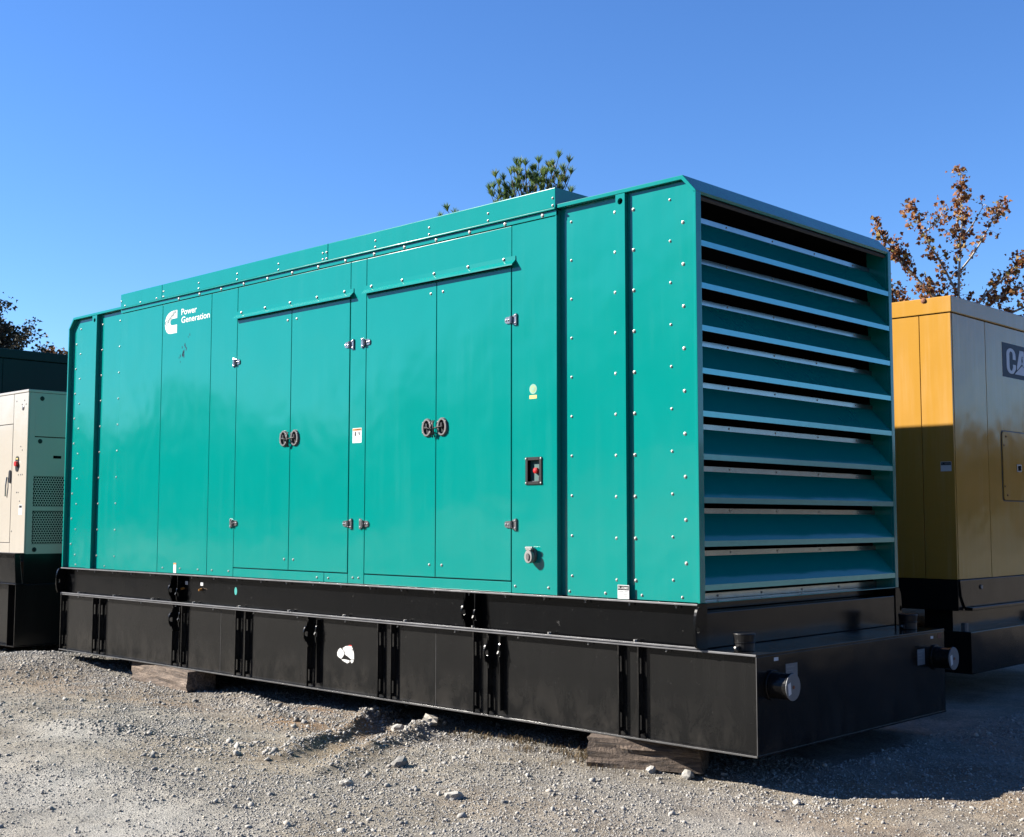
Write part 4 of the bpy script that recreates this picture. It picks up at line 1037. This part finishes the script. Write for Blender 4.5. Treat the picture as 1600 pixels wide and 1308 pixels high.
# --- sycamore-like tree with brown autumn leaves, behind the yellow machine
def autumn_tree():
    rs = random.Random(21); base = Vector((-4.2, 12.99, -1.14))
    t = thing('tree', base, 'half bare tree with rust brown leaves rising behind the yellow generator', 'tree')
    BR = [[(0.01, 4.53), (0.0, 4.94), (0.02, 5.76), (0.04, 6.47), (0.0, 7.17)],
          [(-0.05, 4.73), (-0.31, 5.16), (-0.67, 5.55), (-1.03, 6.01), (-1.29, 6.37)],
          [(-0.01, 5.35), (-0.26, 5.81), (-0.52, 6.22), (-0.72, 6.66)],
          [(0.03, 5.55), (0.36, 5.96), (0.67, 6.47), (0.88, 6.78)],
          [(0.03, 6.01), (0.31, 6.37), (0.53, 6.73)],
          [(0.05, 4.73), (0.41, 5.19), (0.72, 5.5), (0.98, 5.81)],
          [(0.1, 4.63), (0.62, 5.14), (1.03, 5.35), (1.34, 5.6)],
          [(-0.15, 4.53), (-0.62, 5.04), (-0.85, 5.28), (-1.08, 5.55)],
          [(-0.07, 4.73), (-0.26, 5.14), (-0.34, 5.45)],
          [(-0.67, 5.55), (-0.93, 5.81), (-1.03, 6.11)],
          [(-0.52, 6.22), (-0.34, 6.37), (-0.3, 6.6)],
          [(-0.21, 4.53), (-0.77, 4.94), (-1.13, 5.19), (-1.18, 5.35)],
          [(0.67, 6.47), (0.79, 6.6), (0.91, 6.72)],
          [(0.03, 6.27), (0.13, 6.63), (0.15, 6.83)],
          [(0.1, 4.4), (.8, 4.9), (1.5, 5.2), (1.9, 5.5)], [(0, 4.2), (.9, 4.7), (1.7, 4.95)], [(0, 4.1), (-.8, 4.5), (-1.5, 4.8)], [(0, 3.6), (-.7, 4.1), (-1.2, 4.3)], [(0, 3.7), (.7, 4.1), (1.3, 4.4)]]
    dens = [.85, .8, .9, .35, .3, 1, 1.2, .9, 1, .7, .5, 1.0, .5, .7, 1.1, 1, 1, .8, .8]
    b = MB(); b.tube([base, base+Vector((.03, .05, 1.6)), base+Vector((0, 0, 3.4)), base+Vector((.0, 0, 4.6))], [.13, .11, .085, .055], 10)
    P = []; S = []; H = []
    for br, dn in zip(BR, dens):
        dep = rs.uniform(-.55, .55); k = len(br)
        pts = [base+RT*u+FD*(dep*i/(k-1))+Vector((0, 0, z)) for i, (u, z) in enumerate(br)]
        c = curve(pts, 6); L = sum((c[i+1]-c[i]).length for i in range(len(c)-1))
        b.tube(c, [max(.005, (.030 if br[0][1] < 5 else .020)*(1-.85*i/(len(c)-1))) for i in range(len(c))], 6)
        tw = int(L*29*dn)
        for _ in range(tw):
            f = rs.random()**.8; p = c[min(len(c)-1, int(f*len(c)))]
            d = Vector((rs.gauss(0, 1), rs.gauss(0, 1), rs.gauss(.5, .8))).normalized()*rs.uniform(.08, .30)*(1.1-f*.5)
            e = p+d; b.tube([p, p+d*.5+Vector((0, 0, .02)), e], [.004, .003, .002], 4)
            for _ in range(rs.randint(4, 11)):
                q = p+d*rs.uniform(.35, 1.12)+Vector((rs.gauss(0, .045), rs.gauss(0, .045), rs.gauss(-.02, .045)))
                P.append(q[:]); S.append(rs.uniform(.020, .050)); H.append(rs.random())
    P = np.array(P)-np.array(base[:])
    b.build('trunk', M['bark'], t)
    leaf_cloud('crown', P, S, H, M['brownleaf'], t)
autumn_tree()

# --- pine behind the machine
def pine():
    rs = random.Random(5); base = Vector((-13.06, 12.52, -1.02))
    t = thing('pine_tree', base, 'green pine tree top showing above the roof of the teal generator', 'tree')
    TIPS = [(-0.23, 8.97), (0.16, 9.02), (0.36, 8.9), (0.56, 8.99), (0.78, 8.89), (-0.75, 8.66), (-0.58, 8.58), (-0.87, 8.33), (-0.36, 8.79), (-0.32, 8.83), (-0.13, 8.81), (0.03, 8.81), (0.25, 8.86), (0.43, 8.78), (0.64, 8.75), (0.83, 8.73), (-0.43, 8.62), (-0.67, 8.49), (-0.05, 8.59), (0.11, 8.63), (0.27, 8.67), (0.51, 8.62), (0.72, 8.57), (-0.24, 8.58), (-0.79, 8.45), (-0.83, 8.19), (0.84, 8.45), (0.34, 8.51), (0.6, 8.49), (0.07, 8.46), (-0.4, 8.46), (-0.54, 8.35), (-0.13, 8.35), (0.2, 8.35), (-0.67, 8.25), (-1.74, 7.88), (-1.9, 7.85), (-1.58, 7.9)]
    b = MB(); b.tube([base, base+Vector((0, .05, 3)), base+Vector((.05, 0, 6)), base+Vector((0, 0, 8.2))], [.15, .12, .08, .04], 8)
    V = []; F = []; H = []
    def tuft(p, d, ln, n=56):
        d = d.normalized(); a = d.orthogonal().normalized(); e = d.cross(a); sh0 = rs.random()
        for _ in range(n):
            th = rs.uniform(0, 6.283); s = rs.uniform(.15, 1.15)
            q = (d*rs.uniform(.75, 1.1)+(a*math.cos(th)+e*math.sin(th))*s*.72).normalized()
            L = ln*rs.uniform(.75, 1.1); w = q.cross(Vector((rs.gauss(0, 1), rs.gauss(0, 1), rs.gauss(0, 1)))).normalized()*.0052
            o = p+d*rs.uniform(-.03, .03); tip = o+q*L+Vector((0, 0, -L*.06)); bb = len(V)
            V.extend([(o-w)[:], (o+w)[:], (o+q*L*.6+w*.9)[:], (o+q*L*.6-w*.9)[:], tip[:]])
            F.extend([(bb, bb+1, bb+2, bb+3), (bb+3, bb+2, bb+4)]); H.extend([min(1, max(0, sh0*.55+rs.random()*.5))]*5)
    def branch(tip, r):
        u = tip.dot(RT)-base.dot(RT)
        o = base+Vector((0, 0, max(2, (tip.z-base.z)-.75-abs(u)*.35)))
        mid = o.lerp(tip, .55)+Vector((0, 0, -.10))+RT*(u*.14)
        c = curve([o, mid, tip], 6); b.tube(c, [r*(1-.7*i/(len(c)-1)) for i in range(len(c))], 5)
        tuft(tip, Vector((0, 0, 1))+(tip-mid)*.5, .18)
        for f in (.62, .8):
            p = c[int(f*(len(c)-1))]
            for _ in range(rs.choice((1, 1, 2))):
                d = Vector((rs.gauss(0, .6), rs.gauss(0, .6), .7)).normalized()*rs.uniform(.06, .16)
                b.tube([p, p+d*.6, p+d], [.008, .006, .004], 4); tuft(p+d, d+Vector((0, 0, .10)), .15, 52)
    for u, z in TIPS:
        branch(base+RT*u+FD*rs.uniform(-.45, .45)+Vector((0, 0, z)), .018)
    for k in range(90):
        z = rs.uniform(3.0, 7.9); rr = (1.0+(8.6-z)*.42)*rs.uniform(.5, 1.0); a = rs.uniform(0, 6.283)
        if rr*math.cos(a) < -1.2 and z > 7.4: continue
        branch(base+RT*rr*math.cos(a)+FD*rr*math.sin(a)+Vector((0, 0, z-.1)), .016)
    b.build('trunk', M['darkbark'], t)
    me = bpy.data.meshes.new('crown'); me.from_pydata([(v[0]-base.x, v[1]-base.y, v[2]-base.z) for v in V], [], F)
    at = me.attributes.new('shade', 'FLOAT', 'POINT'); at.data.foreach_set('value', H)
    link('crown', me, M['needle'], t)
pine()

# --- broadleaved trees at the left
def broadleaf(name, base, height, crown_r, crown_z0, label, mat, bark, seed, nbr, leaf, per, group=None, flat_=1.0):
    rs = random.Random(seed); base = Vector(base)
    t = thing(name, base, label, 'tree', group)
    b = MB(); P = []; S = []; H = []
    b.tube([base, base+Vector((rs.gauss(0, .05), rs.gauss(0, .05), height*.3)), base+Vector((rs.gauss(0, .1), rs.gauss(0, .1), height*.62)), base+Vector((0, 0, height*.82))], [height*.022, height*.018, height*.011, height*.003], 8)
    for k in range(nbr):
        f = (k+.5)/nbr; z0 = crown_z0+(height*.88-crown_z0)*f*.9
        a = k*2.4+rs.uniform(-.4, .4); pr = max(.45, math.sin(math.pi*min(1, .22+.78*f))**.7)
        rr = crown_r*pr*rs.uniform(.55, 1.08)
        tip = base+Vector((rr*math.cos(a), rr*math.sin(a)*flat_, min(height, z0+rr*rs.uniform(.35, .8))))
        o = base+Vector((0, 0, z0*.86)); mid = o.lerp(tip, .5)+Vector((rs.gauss(0, .12), rs.gauss(0, .12), .1*rr))
        c = curve([o, mid, tip], 5); b.tube(c, [height*.006*(1-.8*i/(len(c)-1)) for i in range(len(c))], 5)
        for _ in range(per):
            f2 = rs.uniform(.25, 1)**.8; p = c[min(len(c)-1, int(f2*len(c)))]
            d = Vector((rs.gauss(0, 1), rs.gauss(0, 1), rs.gauss(.25, .8))).normalized()*rs.uniform(.12, .52)*crown_r*.42
            b.tube([p, p+d*.5, p+d], [.007, .005, .003], 3)
            for _ in range(rs.randint(5, 13)):
                q = p+d*rs.uniform(.4, 1.1)+Vector((rs.gauss(0, 1), rs.gauss(0, 1), rs.gauss(0, 1)))*leaf*1.8
                P.append((q-base)[:]); S.append(leaf*rs.uniform(.55, 1.2)); H.append(rs.random())
    b.build('trunk', bark, t); leaf_cloud('crown', P, S, H, mat, t, 4)
broadleaf('tree', (-23.35, 5.62, -1.02), 7.0, 1.45, 3.4, 'dark spreading evergreen oak above the dark enclosure at the left edge', M['darkleaf'], M['darkbark'], 31, 44, .045, 30)
broadleaf('tree', (-28.0, 9.5, -1.02), 7.15, .50, 3.2, 'thin tan leaved tree top closest to the teal generator on the left', M['tanleaf'], M['darkbark'], 32, 34, .06, 20, 'tan leaved trees on the far left')
broadleaf('tree', (-28.5, 8.95, -1.02), 6.85, .50, 3.0, 'thin tan leaved tree top between the dark oak and the next tan tree', M['tanleaf'], M['darkbark'], 33, 34, .06, 20, 'tan leaved trees on the far left')
# a wood across the yard behind the viewer, mirrored in the paint
def wood_edge(d0, d1, step, dist, h0, h1, mat, label, seed):
    rs = np.random.default_rng(seed); P = []; S = []; H = []
    deg = d0
    while deg < d1:
        a = R(deg); d = dist+rs.uniform(-4, 6); cx, cy = 3+d*math.cos(a), -2+d*math.sin(a)
        f = min(1, max(0, (deg-212)/12)); hh = rs.uniform(.78, 1.1)*(h0+(h1-h0)*f)
        n = 130; u = rs.normal(size=(n, 3)); u /= np.linalg.norm(u, axis=1)[:, None]; u *= rs.random((n, 1))**.4
        P.append(np.stack([cx+u[:, 0]*2.4, cy+u[:, 1]*2.4, hh*.55+u[:, 2]*hh*.5], -1)); S.append(rs.uniform(.35, .75, n)); H.append(rs.random(n))
        deg += step
    o = leaf_cloud('woodland', np.concatenate(P), np.concatenate(S), np.concatenate(H), mat, None, 3, .5)
    tag(o, label, 'wood', kind='stuff')
wood_edge(184, 325, 2.65, 42, 5.6, 12.0, M['darkleaf'], 'dark wood edge across the yard, seen only mirrored in the teal paint', 77)
wood_edge(326, 458, 2.0, 62, 5.5, 6.4, M['tanleaf'], 'unseen tan wood added beyond the yard to be mirrored in the yellow paint', 78)  # unseen wood, added and tinted tan to warm the yellow end's reflection
